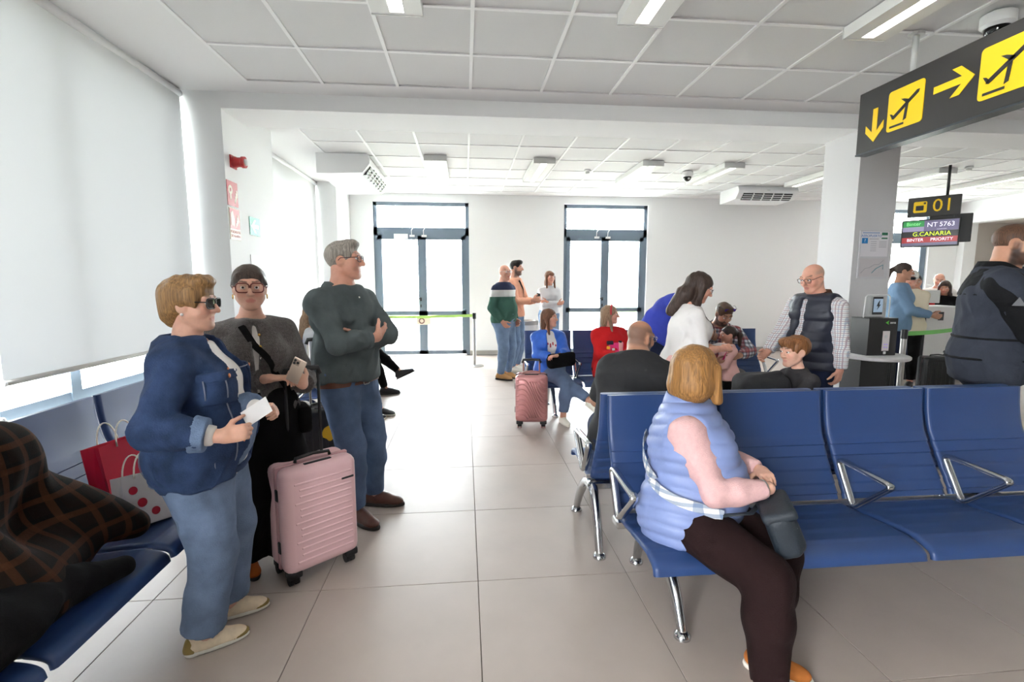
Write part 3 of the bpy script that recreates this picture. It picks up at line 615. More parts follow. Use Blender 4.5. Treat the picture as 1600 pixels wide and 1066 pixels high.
MB().prism([(.02, 1.105), (.055, 1.125), (.048, 1.105), (.055, 1.085)], -.094, -.09, 'y').build('logo_arrow', mat('logo_green', (90, 190, 60), .5), ks); text('aena', .035, (.1, -.092, 1.105), R90, M_white, ks, ext=.0005)
fr = [(-.13, 1.15), (-.12, 1.36), (-.10, 1.38), (.13, 1.38), (.15, 1.36), (.15, 1.15)]; MB().tube([(x, .02, z) for x, z in fr], .006, 6).build('panel_frame', M_white, ks, True); MB().box(-.12, .145, .018, .022, 1.15, 1.375).build('clear_panel', M_glass, ks)
ph = MB().rbox(-.05, .06, .0, .014, 1.18, 1.36, .006, 2).build('phone_display', M_dark, ks); MB().box(-.044, .054, -.002, 0, 1.205, 1.34).build('phone_screen', mat('phone_screen', (150, 170, 190), .3, emit=.2), ph); MB().prism([(.0, 1.30), (.02, 1.33), (.014, 1.28), (.032, 1.285), (-.006, 1.23), (.004, 1.265), (-.014, 1.265)], -.004, -.002, 'y').build('bolt_mark', M_dark, ph)
# check-in desk
dk = empty('check_in_desk', (7.28, 6.75, 0), math.radians(-8), 'white check-in desk with dark front under the gate sign', 'desk')
MB().rbox(-.62, -.22, 0, .5, 0, 1.12, .006, 1).build('pedestal', mat('desk_dark', (30, 30, 34), .5), dk); MB().rbox(-.22, .9, 0, .06, .22, 1.14, .006, 1).build('front_panel', mat('desk_white', (222, 221, 220), .5), dk); MB().rbox(.25, 1.1, 0, .6, .74, .78, .006, 1).build('worktop', M_white, dk); MB().rbox(-.22, .25, 0, .4, 1.12, 1.15, .006, 1).build('counter', M_white, dk); MB().box(-.05, .03, -.003, 0, .93, 1.06).build('code_label', M_ink, dk); MB().box(-.1, .9, -.15, .4, .08, .30).build('scale', M_steel, dk)
mo = empty('computer_monitor', (7.22, 6.95, 1.15), math.radians(150), 'grey computer monitor standing on the check-in desk', 'monitor'); MB().rbox(-.15, .15, -.01, .01, .04, .24, .004, 1).build('screen_panel', M_lampoff, mo); MB().box(-.02, .02, .0, .02, 0, .1).build('stand', M_dark, mo)
cb = empty('metal_cabinet', (XR + .85, 8.9, 0), 0, 'grey cabinet inside the recess of the right wall', 'cabinet'); MB().rbox(-.3, .3, -.45, .45, 0, 1.75, .006, 1).build('body', M_lampoff, cb); MB().box(-.31, -.3, -.43, -.01, .05, 1.7).build('door', M_steel, cb); MB().box(-.31, -.3, .01, .43, .05, 1.7).build('door', M_steel, cb)
# something grey outside, low behind the near end of the blind
ob = MB(); random.seed(4); ob.lathe([(.30, -.16), (.42, .2), (.44, .55), (.38, .8), (.22, .95), (.03, 1.0)], 22)
ob.v = [(x + .03 * math.sin(9 * y + 4 * z), y + .03 * math.sin(8 * x + 5 * z), z + (.02 * math.sin(11 * x) if z > 0 else 0)) for x, y, z in ob.v]
ob = ob.build('grey_shape', mat('grey_mottle', (120, 124, 132), .5, var=.35, vscale=9), smooth=True); ob.location = (-3.45, 3.36, 0); tag(ob, 'grey mottled rounded shape outside the window under the blind corner', 'unidentified')
# ================================================================== SOLID MODELLING BY DISTANCE FIELDS (bodies, clothes, soft things)
def V3(*a): return np.array(a, dtype=np.float64)
def nz(v): v = np.asarray(v, float); return v / (np.linalg.norm(v) + 1e-12)
def rot(axis, deg):
    a = math.radians(deg); c, s = math.cos(a), math.sin(a)
    return np.array({'x': [[1, 0, 0], [0, c, -s], [0, s, c]], 'y': [[c, 0, s], [0, 1, 0], [-s, 0, c]], 'z': [[c, -s, 0], [s, c, 0], [0, 0, 1]]}[axis])
class Prim:
    def __init__(s, kind, k=.02, cut=(), sub=False, **d): s.kind = kind; s.k = k; s.cut = list(cut); s.sub = sub; s.__dict__.update(d)
    def grow(s, off, cut=None, k=None, mul=1.):
        q = Prim(s.kind); q.__dict__.update(s.__dict__); q.cut = list(s.cut) + list(cut or [])
        if k is not None: q.k = k
        if s.kind == 'cap': q.ra = s.ra * mul + off; q.rb = s.rb * mul + off
        elif s.kind == 'ell': q.r = np.asarray(s.r) * mul + off
        elif s.kind == 'sec': q.w0, q.d0, q.w1, q.d1 = (v * mul + off for v in (s.w0, s.d0, s.w1, s.d1))
        elif s.kind == 'rbx': q.r = np.asarray(s.r) + off
        return q
    def bbox(s):
        if s.kind == 'cap': lo = np.minimum(s.a - s.ra, s.b - s.rb); hi = np.maximum(s.a + s.ra, s.b + s.rb)
        elif s.kind == 'sec':
            m0, m1 = max(s.w0, s.d0), max(s.w1, s.d1); lo = np.minimum(s.a - m0, s.b - m1); hi = np.maximum(s.a + m0, s.b + m1)
        else:
            e = np.abs(s.R.T) @ np.asarray(s.r); lo = s.c - e; hi = s.c + e
        return lo, hi
    def dist(s, X, Y, Z):
        if s.kind == 'cap':
            ba = s.b - s.a; bb = ba @ ba + 1e-12; px, py, pz = X - s.a[0], Y - s.a[1], Z - s.a[2]
            t = np.clip((px * ba[0] + py * ba[1] + pz * ba[2]) / bb, 0, 1)
            d = np.sqrt((px - t * ba[0]) ** 2 + (py - t * ba[1]) ** 2 + (pz - t * ba[2]) ** 2) - (s.ra + (s.rb - s.ra) * t)
        elif s.kind == 'sec':
            ba = s.b - s.a; L = np.linalg.norm(ba) + 1e-9; ax = ba / L; px, py, pz = X - s.a[0], Y - s.a[1], Z - s.a[2]
            al = px * ax[0] + py * ax[1] + pz * ax[2]; t = np.clip(al / L, 0, 1); e = al - t * L
            u = px * s.lat[0] + py * s.lat[1] + pz * s.lat[2] - t * (ba @ s.lat); v = px * s.fr[0] + py * s.fr[1] + pz * s.fr[2] - t * (ba @ s.fr)
            w = s.w0 + (s.w1 - s.w0) * t; dd = s.d0 + (s.d1 - s.d0) * t; m = np.minimum(w, dd)
            k0 = np.sqrt((u / w) ** 2 + (v / dd) ** 2 + (e / m) ** 2); k1 = np.sqrt((u / w ** 2) ** 2 + (v / dd ** 2) ** 2 + (e / m ** 2) ** 2) + 1e-6
            d = k0 * (k0 - 1) / k1
        else:
            px, py, pz = X - s.c[0], Y - s.c[1], Z - s.c[2]; q = [px * s.R[0, i] + py * s.R[1, i] + pz * s.R[2, i] for i in range(3)]; r = s.r
            if s.kind == 'ell':
                k0 = np.sqrt((q[0] / r[0]) ** 2 + (q[1] / r[1]) ** 2 + (q[2] / r[2]) ** 2); k1 = np.sqrt((q[0] / r[0] ** 2) ** 2 + (q[1] / r[1] ** 2) ** 2 + (q[2] / r[2] ** 2) ** 2) + 1e-6
                d = k0 * (k0 - 1) / k1
            else:
                e = s.e; a = [np.abs(q[i]) - (r[i] - e) for i in range(3)]
                d = np.sqrt(np.maximum(a[0], 0) ** 2 + np.maximum(a[1], 0) ** 2 + np.maximum(a[2], 0) ** 2) + np.minimum(np.maximum(a[0], np.maximum(a[1], a[2])), 0) - e
        for n, p in s.cut: d = np.maximum(d, (X - p[0]) * n[0] + (Y - p[1]) * n[1] + (Z - p[2]) * n[2])
        return d
I3 = np.eye(3)
def cap(a, b, ra, rb=None, k=.02, **q): return Prim('cap', k, a=np.asarray(a, float), b=np.asarray(b, float), ra=ra, rb=ra if rb is None else rb, **q)
def ell(c, r, R=None, k=.02, **q): return Prim('ell', k, c=np.asarray(c, float), r=np.asarray(r, float), R=I3 if R is None else R, **q)
def rbx(c, r, e=.01, R=None, k=.02, **q): return Prim('rbx', k, c=np.asarray(c, float), r=np.asarray(r, float), R=I3 if R is None else R, e=e, **q)
def wave3(X, Y, Z, seed, fr, n=5):
    rg = np.random.RandomState(seed); out = 0
    w = .35 * np.sin(X * fr[0] * .7 + Z * fr[2] * .9 + seed)
    for i in range(n):
        d = rg.normal(size=3); d /= np.linalg.norm(d); f = rg.uniform(.6, 1.5); out = out + np.sin((X * fr[0] * d[0] + Y * fr[1] * d[1] + Z * fr[2] * d[2]) * f + rg.uniform(0, 6.3) + w * 2)
    return out / n
def solid(prims, h, folds=None, smooth=2, lo=None, hi=None, cuts=()):
    """mesh (verts, quads) of a smooth union of prims by surface nets"""
    bb = [p.bbox() for p in prims if not p.sub]; pad = 3 * h + .012
    L = np.min([b[0] for b in bb], 0) - pad; U = np.max([b[1] for b in bb], 0) + pad
    if lo is not None: L = np.maximum(L, lo)
    if hi is not None: U = np.minimum(U, hi)
    n = np.maximum(np.ceil((U - L) / h).astype(int) + 1, 4); D = np.full(n, 1., np.float32)
    ax = [(L[i] + h * np.arange(n[i])).astype(np.float32) for i in range(3)]
    for p in prims:
        a, b = p.bbox(); m = p.k + 2.5 * h; i0 = np.clip(np.floor((a - m - L) / h).astype(int), 0, n); i1 = np.clip(np.ceil((b + m - L) / h).astype(int) + 1, 0, n)
        if np.any(i1 <= i0): continue
        sl = tuple(slice(i0[i], i1[i]) for i in range(3)); X, Y, Z = ax[0][sl[0]][:, None, None], ax[1][sl[1]][None, :, None], ax[2][sl[2]][None, None, :]
        d = p.dist(X, Y, Z).astype(np.float32); o = D[sl]; k = p.k
        if p.sub: d = -d; hh = np.maximum(k - np.abs(o - d), 0) / k; D[sl] = np.maximum(o, d) + hh * hh * k / 4
        else: hh = np.maximum(k - np.abs(o - d), 0) / k; D[sl] = np.minimum(o, d) - hh * hh * k / 4
    X, Y, Z = ax[0][:, None, None], ax[1][None, :, None], ax[2][None, None, :]
    if folds: 
        for f in folds:
            w = wave3(X, Y, Z, f[2], f[1]); D += (f[0] * ((np.abs(w) * 2.6 - .8) if len(f) > 3 else w)).astype(np.float32)
    for nn, p in cuts: D = np.maximum(D, ((X - p[0]) * nn[0] + (Y - p[1]) * nn[1] + (Z - p[2]) * nn[2]).astype(np.float32))
    S = D < 0
    s8 = np.zeros(np.array(S.shape) - 1, np.int8)
    for i in (0, 1):
        for j in (0, 1):
            for k in (0, 1): s8 += S[i:S.shape[0] - 1 + i, j:S.shape[1] - 1 + j, k:S.shape[2] - 1 + k]
    act = (s8 > 0) & (s8 < 8); ci = np.argwhere(act); idx = -np.ones(act.shape, np.int64); idx[act] = np.arange(len(ci))
    if len(ci) == 0: return np.zeros((0, 3)), np.zeros((0, 4), int)
    acc = np.zeros((len(ci), 3)); cnt = np.zeros(len(ci)); cor = [(i, j, k) for i in (0, 1) for j in (0, 1) for k in (0, 1)]
    for a in cor:
        for b in cor:
            if sum(b) - sum(a) != 1 or any(y < x for x, y in zip(a, b)): continue
            da = D[ci[:, 0] + a[0], ci[:, 1] + a[1], ci[:, 2] + a[2]].astype(float); db = D[ci[:, 0] + b[0], ci[:, 1] + b[1], ci[:, 2] + b[2]].astype(float)
            mk = (da < 0) != (db < 0); t = np.where(mk, da / np.where(mk, da - db, 1), 0)
            pt = np.array(a) + t[:, None] * (np.array(b) - np.array(a)); acc[mk] += pt[mk]; cnt[mk] += 1
    vs = L + h * (ci + acc / cnt[:, None]); quads = []
    for axn in range(3):
        o1, o2 = [(1, 2), (2, 0), (0, 1)][axn]; sl0 = [slice(None)] * 3; sl1 = [slice(None)] * 3; sl0[axn] = slice(0, -1); sl1[axn] = slice(1, None)
        A, B = S[tuple(sl0)], S[tuple(sl1)]; e = np.argwhere(A != B)
        e = e[(e[:, o1] > 0) & (e[:, o2] > 0) & (e[:, o1] < n[o1] - 1) & (e[:, o2] < n[o2] - 1)]
        if len(e) == 0: continue
        def g(d1, d2): q = e.copy(); q[:, o1] -= d1; q[:, o2] -= d2; return idx[q[:, 0], q[:, 1], q[:, 2]]
        Q = np.stack([g(1, 1), g(0, 1), g(0, 0), g(1, 0)], 1); flip = ~A[e[:, 0], e[:, 1], e[:, 2]]; Q[flip] = Q[flip][:, ::-1]; quads.append(Q)
    Q = np.concatenate(quads); Q = Q[(Q >= 0).all(1)]
    for _ in range(smooth):
        E = np.concatenate([Q[:, [0, 1]], Q[:, [1, 2]], Q[:, [2, 3]], Q[:, [3, 0]]]); c = np.bincount(E[:, 0], minlength=len(vs)) + np.bincount(E[:, 1], minlength=len(vs))
        s_ = np.stack([np.bincount(E[:, 0], vs[E[:, 1], i], len(vs)) + np.bincount(E[:, 1], vs[E[:, 0], i], len(vs)) for i in range(3)], 1)
        vs = np.where(c[:, None] > 0, .5 * vs + .5 * s_ / np.maximum(c, 1)[:, None], vs)
    return vs, Q
def join(parts):
    v = []; q = []; n = 0
    for a, b in parts: v.append(a); q.append(b + n); n += len(a)
    return np.concatenate(v), np.concatenate(q)
def to_obj(name, vq, m, parent, col=None):
    v, q = vq; me = bpy.data.meshes.new(name); me.vertices.add(len(v)); me.vertices.foreach_set('co', np.asarray(v, np.float32).ravel())
    me.loops.add(len(q) * 4); me.loops.foreach_set('vertex_index', np.asarray(q, np.int32).ravel()); me.polygons.add(len(q)); me.polygons.foreach_set('loop_start', np.arange(0, len(q) * 4, 4, dtype=np.int32))
    me.update(calc_edges=True); me.polygons.foreach_set('use_smooth', np.ones(len(q), bool))
    if col is not None:
        a = me.color_attributes.new('Col', 'FLOAT_COLOR', 'POINT'); c4 = np.ones((len(v), 4), np.float32); c4[:, :3] = col; a.data.foreach_set('color', c4.ravel())
    return link(name, me, m, parent)
# ------------------------------------------------------------------ people
M_skin = mat('skin', (224, 180, 156), .52, attr='Col', bump=.06, bscale=220, var=.04, vscale=60)
M_skin.node_tree.nodes['Principled BSDF'].inputs['Subsurface Weight'].default_value = .08
M_skin.node_tree.nodes['Principled BSDF'].inputs['Subsurface Radius'].default_value = (.01, .004, .002)
SKIN = {'fair': (208, 160, 138), 'tan': (182, 132, 106), 'brown': (170, 120, 94), 'pink': (208, 152, 130)}
def hair_mat(nm, rgb): return mat('hair_' + nm, rgb, .48, var=.5, vscale=1., bump=.3, bscale=1., stretch=(190, 190, 5), spec=.3)
HAIR = {'blond': (136, 102, 64), 'honey': (138, 98, 54), 'dark': (58, 44, 38), 'brown': (84, 58, 42), 'grey': (142, 134, 126), 'ash': (140, 112, 88), 'black': (28, 24, 24), 'auburn': (104, 66, 46), 'white': (222, 218, 212), 'chestnut': (120, 78, 46)}
def lin(rgb): return np.array(srgb(*rgb)[:3])
def ik(S, T, l1, l2, hint):
    S, T, hint = (np.asarray(q, float) for q in (S, T, hint)); d = T - S; L = np.linalg.norm(d); Lc = min(max(L, abs(l1 - l2) + .01), (l1 + l2) * .998); u = d / (L + 1e-9); T = S + u * Lc
    a = (l1 * l1 - l2 * l2 + Lc * Lc) / (2 * Lc); hgt = math.sqrt(max(l1 * l1 - a * a, 0)); p = hint - u * (hint @ u); p = nz(p); return S + u * a + p * hgt, T
def hand_prims(Wr, d, n, side, s, curl=(25, 35, 25), spread=1., thumb=.25):
    """palm and five fingers; d = finger direction, n = where the palm faces, side = +1 right hand, -1 left"""
    d = nz(d); n = nz(np.asarray(n, float) - d * (np.asarray(n, float) @ d)); sd = np.cross(d, n) * side; out = []
    out.append(ell(Wr + d * .048 * s, np.array([.052, .038, .016]) * s, np.stack([d, sd, n], 1), k=.012 * s))
    for i, (off, ln) in enumerate(zip((.029, .0095, -.0095, -.027), (.070, .078, .073, .057))):
        kn = Wr + d * (.088 - .004 * abs(i - 1)) * s + sd * off * s
        out.append(cap(Wr + d * .02 * s + sd * off * .6 * s, kn, .0125 * s, .0105 * s, k=.012 * s))
        ang = 0; p = kn; rr = (.0098, .0090, .0082, .0068)
        for j, fr in enumerate((.45, .31, .24)):
            ang += math.radians(curl[j] * (1 + .08 * i)); fd = nz(d * math.cos(ang) + n * math.sin(ang) + sd * off * spread * 1.2); q = p + fd * ln * fr * s
            out.append(cap(p, q, rr[j] * s * (.88 if i == 3 else 1), rr[j + 1] * s * (.88 if i == 3 else 1), k=.004 * s)); p = q
    b0 = Wr + d * .022 * s + sd * .024 * s; t1 = nz(d * .55 + sd * .75 + n * thumb); p1 = b0 + t1 * .042 * s; t2 = nz(d * .85 + sd * .35 + n * thumb * 1.3); p2 = p1 + t2 * .032 * s; p3 = p2 + nz(t2 + n * .3) * .025 * s
    out += [cap(b0, p1, .016 * s, .012 * s, k=.01 * s), cap(p1, p2, .0115 * s, .0100 * s, k=.005 * s), cap(p2, p3, .0100 * s, .008 * s, k=.004 * s)]
    return out
class Person:
    """one figure: joints from a pose, then a continuous body and clothes built over the same joints (faces local +y)"""
    def __init__(s, loc, rz, label, height=1.70, sex='f', g=1., belly=0., bust=1., skin='fair', seat=None, lean=(0, 0), side=0., twist=0., head=(0, 0, 0), pelvis=None,
                 lh=None, rh=None, lelb=None, relb=None, lhd=None, rhd=None, lhn=None, rhn=None, lcurl=(25, 35, 25), rcurl=(25, 35, 25), lf=None, rf=None, lfy=8, rfy=-8, lkn=(-.1, 1, .1), rkn=(.1, 1, .1), lfp=0, rfp=0, res=1., neck_fwd=0., headscale=1., shw=1., legw=1., armw=1.):
        s.sex = sex; s.S = S = height / 1.70; s.g = g; s.res = res; s.skin = lin(SKIN[skin]); s.root = empty('person', loc, math.radians(rz), label, 'person'); s.hs = headscale * (.96 if sex == 'f' else 1.0) * (S ** .6)
        P = V3(*(pelvis if pelvis is not None else (0, 0, .95 * S))); s.P = P; m = sex == 'm'
        L1, L2 = lean; Rs = rot('y', side)
        a1 = Rs @ rot('x', -L1) @ V3(0, 0, 1); Rc = rot('z', twist) @ Rs @ rot('x', -L2); a2 = Rc @ V3(0, 0, 1); Rp = Rs @ rot('x', -L1)
        s.Rp, s.Rc = Rp, Rc
        def sp(u): u = u * S; k = .17 * S; return P + a1 * u if u < k else P + a1 * k + a2 * (u - k)
        s.sp = sp
        secs = [(-.10, .148, .105), (-.02, .170, .118), (.08, .155, .108), (.17, .138, .10), (.30, .150, .108), (.38, .142, .095), (.445, .100, .072), (.50, .056, .052)] if not m else [(-.10, .145, .105), (-.02, .160, .115), (.08, .153, .11), (.18, .152, .108), (.32, .170, .12), (.40, .162, .105), (.46, .112, .078), (.51, .064, .058)]
        if sex == 'c': secs = [(u, w * .86, d * .92) for u, w, d in secs]
        s.torso = []
        gu = lambda u: 1 + (g - 1) * (1.0 if u < .35 else .75 if u < .43 else .35)
        for (u0, w0, d0), (u1, w1, d1) in zip(secs[:-1], secs[1:]):
            R = Rp if u1 <= .17 else Rc; sw = shw if u0 > .3 else 1
            s.torso.append(Prim('sec', .03 * S, a=sp(u0), b=sp(u1), lat=R[:, 0], fr=R[:, 1], w0=w0 * S * gu(u0), d0=d0 * S * gu(u0), w1=w1 * S * gu(u1) * (sw if u1 < .5 else 1), d1=d1 * S * gu(u1), u=u0))
        if belly: s.torso.append(ell(sp(.09) + Rp[:, 1] * (.055 + .02 * belly) * S * g, np.array([.125, .075 + .045 * belly, .15]) * S * g, Rc, k=.05))
        if sex == 'f' and bust:
            for x in (-1, 1): s.torso.append(ell(sp(.295) + Rc[:, 0] * x * .068 * S * g + Rc[:, 1] * .075 * S * g, np.array([.068, .062, .066]) * S * bust * (g ** .5), Rc, k=.04))
        for x in (-1, 1): s.torso.append(ell(sp(-.03) + Rp[:, 0] * x * .068 * S * g - Rp[:, 1] * .05 * S * g, np.array([.09, .085, .10]) * S * g, Rp, k=.05))
        shx = (.178 if m else .156) * S * shw * (1 + (g - 1) * .45); s.sh = {}; s.el = {}; s.wr = {}; s.arm = {}; s.farm = {}; s.handp = {}; s.fd = {}
        la, lf_ = .285 * S, .25 * S; aw = (1 if m else .88) * (1 + (g - 1) * .6) * S * (.8 if sex == 'c' else 1) * armw * .95
        for key, x, T, hint, hd, hn, curl in (('L', -1, lh, lelb, lhd, lhn, lcurl), ('R', 1, rh, relb, rhd, rhn, rcurl)):
            sh = sp(.405) + Rc[:, 0] * x * shx; s.sh[key] = sh
            T = V3(*T) if T is not None else sh + V3(x * .07 * S, .03 * S, -.52 * S); hint = V3(*hint) if hint is not None else V3(x * .6, -1, -.4)
            e, w = ik(sh, T, la, lf_, hint); s.el[key] = e; s.wr[key] = w; s.fd[key] = nz(w - e)
            s.arm[key] = [cap(sp(.43) + Rc[:, 0] * x * .04 * S, sh - Rc[:, 2] * .006, .044 * aw, .052 * aw, k=.04), cap(sh, e, .054 * aw, .041 * aw, k=.03)]
            s.farm[key] = [cap(e, e + (w - e) * .4, .041 * aw, .040 * aw, k=.02), cap(e + (w - e) * .4, w, .040 * aw, .027 * aw, k=.02)]
            d = nz(hd) if hd is not None else s.fd[key]; n_ = V3(*hn) if hn is not None else V3(-x, .1, 0)
            s.handp[key] = hand_prims(w, d, n_, x, S * (1.0 if m else .93) * (.95 if sex == 'c' else 1), curl)
        s.hip = {}; s.kn = {}; s.an = {}; s.thigh = {}; s.shin = {}; s.foot = {}; lw = legw * (1 + (g - 1) * .65) * S * (.85 if sex == 'c' else 1)
        for key, x, T, hint, yaw, pitch in (('L', -1, lf, lkn, lfy, lfp), ('R', 1, rf, rkn, rfy, rfp)):
            hp = P + Rp[:, 0] * x * .088 * S * (g ** .5) + V3(0, 0, -.035 * S); T = V3(*T) if T is not None else V3(x * .10, 0, 0) * S; R = rot('z', -yaw) @ rot('x', pitch)
            an = T + R @ V3(0, 0, .085 * S); kn, an = ik(hp, an, .435 * S, .405 * S, hint); s.hip[key], s.kn[key], s.an[key] = hp, kn, an
            s.thigh[key] = [cap(hp, kn, .092 * lw, .060 * lw, k=.04)]; up = nz(kn - an)
            s.shin[key] = [cap(kn, an + (kn - an) * .62, .057 * lw, .056 * lw, k=.03), cap(an + (kn - an) * .62, an, .055 * lw, .036 * lw, k=.03)]
            s.foot[key] = (an - R @ V3(0, 0, .085 * S), R)
        nb = sp(.50); s.nb = nb; nd = nz(Rc @ V3(0, .18 + neck_fwd, 1)); yaw, pit, rl = head; s.Rh = rot('z', yaw) @ rot('x', -pit) @ rot('y', rl); s.hc = nb + nd * .10 * S + s.Rh @ V3(0, .012, .055) * s.hs + V3(0, neck_fwd * .04, 0)
        nr = (.056 if m else .046) * S * (1 + (g - 1) * .35) * (.8 if sex == 'c' else 1)
        s.nrad = nr; s.neck = [cap(nb - Rc[:, 2] * .03 * S, s.hc + s.Rh @ V3(0, -.030, -.050) * s.hs, nr * 1.12, nr, k=.016)]
    def H(s, x, y, z): return s.hc + s.Rh @ (V3(x, y, z) * s.hs)
    def hp(s, c, r, k=.015, R=None, **q): return ell(s.H(*c), np.array(r) * s.hs, s.Rh if R is None else s.Rh @ R, k=k * s.hs, **q)
    def hcap(s, a, b, ra, rb=None, k=.012, **q): return cap(s.H(*a), s.H(*b), ra * s.hs, (rb if rb is not None else ra) * s.hs, k=k * s.hs, **q)
    def body(s, lips=(190, 105, 100), brow=None, beard=None, scalp=None, jowl=0., nose=1., toes=None):
        m = s.sex == 'm'; ch = s.sex == 'c'
        hd = [s.hp((0, -.017, .030), (.074, .094, .082), .02), s.hp((0, .022, -.028), (.060 if not ch else .062, .066, .080), .03)]
        hd += [s.hp((0, .062, -.092), (.026 if m else .021, .022, .020), .025)]
        for x in (-1, 1):
            hd += [s.hcap((x * .054, .004, -.052), (x * .020, .064, -.094), .018 + .004 * jowl, .016, .025), s.hp((x * .040, .052, -.024), (.028, .030, .030), .02)]
            hd += [s.hp((x * .074, -.010, -.006), (.010, .022, .033), .008, rot('z', x * 18)), s.hp((x * .081, -.004, .0), (.006, .012, .018), .006, rot('z', x * 18), sub=True)]
        if jowl: hd += [s.hp((0, .024, -.088), (.046, .05, .024), .02)]
        hd += [s.hcap((-.040, .074, .031), (.040, .074, .031), .0125, None, .02), s.hcap((0, .086, .020), (0, .104 + .004 * nose, -.024), .008, .0125, .010)]
        for x in (-1, 1): hd += [s.hp((x * .012, .094, -.027), (.0085, .010, .008), .008)]
        for x in (-1, 1): hd += [s.hp((x * .032, .098, .010), (.019, .016, .011), .012, sub=True), s.hp((x * .032, .0790, .0200), (.018, .0125, .0070), .004), s.hp((x * .032, .0780, -.0005), (.017, .0115, .0050), .004)]
        hd += [s.hcap((-.019, .080, -.0555), (.019, .080, -.0555), .0068, None, .008), s.hcap((-.016, .079, -.066), (.016, .079, -.066), .0078, None, .008), s.hcap((-.024, .088, -.061), (.024, .088, -.061), .0035, None, .006, sub=True)]
        hh = .0052 * s.res; parts = [solid(hd + s.neck + [p for p in s.torso if getattr(p, 'u', 0) >= .39], max(hh, .0045), smooth=1, lo=s.nb + np.array([-.2, -.2, -.03]) * s.S)]
        for key in 'LR':
            f = [p for p in s.farm[key]]; w = s.wr[key]; parts.append(solid(s.handp[key] + f[1:], max(.0042 * s.res, .004), smooth=1, cuts=[(-s.fd[key], w - s.fd[key] * .07 * s.S)]))
        nh = len(parts[0][0]); rest = list(s.torso) + s.neck
        for key in 'LR':
            rest += s.arm[key] + s.farm[key] + s.thigh[key] + s.shin[key]; o, R = s.foot[key]; S = s.S * (.92 if s.sex != 'm' else 1); rest += [cap(o + R @ V3(0, -.035, .045) * S, o + R @ V3(0, .10, .035) * S, .032 * S, .028 * S, k=.03), cap(o + R @ V3(0, .02, .06) * S, s.an[key], .03 * S, .034 * S, k=.03)]
        parts.append(solid(rest, .016 * max(1, s.res * .8), smooth=2))
        vq = join(parts); v = vq[0]; c = np.tile(s.skin, (len(v), 1)); q = (v - s.hc) @ s.Rh / s.hs
        def blend(mask, rgb, a): c[mask] = c[mask] * (1 - a) + lin(rgb) * a
        def soft(wt, rgb, a): wt = np.clip(wt, 0, 1)[:, None] * a * face[:, None]; c[:] = c * (1 - wt) + lin(rgb) * wt
        sst = lambda v_, a_, b_: np.clip((v_ - a_) / (b_ - a_), 0, 1)
        face = np.zeros(len(v), bool); face[:nh] = True; x, y, z = q.T
        blend(face & (y > .05) & (np.abs(np.abs(x) - .042) < .022) & (np.abs(z + .022) < .02), (214, 140, 122), .28)
        blend(face & (y > .065) & (np.abs(x) < .024) & (np.abs(z + .061) < .0115 * (1 - (x / .027) ** 2)), lips, .6)
        br = brow or (70, 52, 40); arch = .036 + .006 * np.clip((np.abs(x) - .014) / .03, 0, 1)
        blend(face & (y > .05) & (np.abs(x) > .012) & (np.abs(x) < .05) & (np.abs(z - arch) < .0048), br, .8)
        if beard: 
            soft(sst(-z, .022, .040) * sst(y, -.02, .005) * sst(z, -.135, -.120) * (1 - sst(.022 - np.abs(x), 0, .004) * sst(.0125 - np.abs(z + .061), 0, .004)) * (1 - sst(np.abs(x), .022, .032) * sst(z, -.055, -.04) * sst(y, .02, .035)), beard, .88); soft(sst(np.abs(x), .05, .058) * sst(y, -.015, -.005) * sst(.035 - y, 0, .01) * sst(-z, -.02, .0), beard, .6)
        if False:
            blend(face & (z < -.028) & (y > -.015) & (z > -.125) & ~((np.abs(x) < .02) & (z > -.0725) & (z < -.0505)) & ~((np.abs(x) < .05) & (z > -.045) & (np.abs(x) > .028) & (y > .03)), beard, .85); blend(face & (np.abs(x) > .055) & (y > -.01) & (y < .03) & (z < .01), beard, .6)
        if scalp: soft(sst(-y, -.045, -.015) * sst(z, -.07, -.045) * sst(-z, -.085, -.055) * (1 - sst(np.abs(x), .060, .066) * sst(y, -.05, -.035) * sst(-np.abs(z + .005), -.046, -.036)), scalp, .8)
        s.b = to_obj('body', vq, M_skin, s.root, c)
        for sx in (-1, 1):
            e = MB().lathe([(.0123 * math.sin(a), .0123 * math.cos(a)) for a in np.linspace(0.02, 2.6, 12)], 14)
            for i in range(len(e.f)): e.mi[i] = 2 if i < 14 or i >= 11 * 14 else 1 if i < 2 * 14 else 0
            o = e.build('eye', [mat('eye_white', (232, 228, 224), .25), mat('eye_iris', (82, 56, 38), .25), mat('eye_pupil', (12, 10, 10), .2)], s.root, True)
            M = Matrix([list(r) for r in (s.Rh @ rot('x', -90))]).to_4x4(); o.matrix_local = Matrix.Translation(s.H(sx * .032, .0775, .0095)) @ M @ Matrix.Scale(s.hs, 4)
        return s
    def cutp(s, key, part, fr):
        """plane across a limb at a fraction of the bone"""
        a, b = {'arm': (s.sh[key], s.el[key]), 'farm': (s.el[key], s.wr[key]), 'thigh': (s.hip[key], s.kn[key]), 'shin': (s.kn[key], s.an[key])}[part]; return (nz(b - a), a + (b - a) * fr)
    def top(s, name, m, off=.012, sleeve=1.0, hem=-.10, collar=.50, folds=.0035, sleeve_off=None, h=.0095, wide=1., open_=0., seed=1, parent=None, label=None, arms='LR', extra=(), front=None, flare=0., thigh=True):
        """shirt, jacket or vest. sleeve: 0 none .. 1 to elbow .. 2 to wrist; open_: half width of a front opening"""
        so = off if sleeve_off is None else sleeve_off; pr = []; n = s.sp(.1) - s.sp(-.05); n = nz(n)
        hc = [(-nz(s.Rp[:, 2]), s.sp(hem))]
        nd = nz(s.Rc[:, 2]); cc = [(nd, s.sp(collar))]
        for p in s.torso:
            q = p.grow(off, mul=wide); q.cut = hc + cc; pr.append(q)
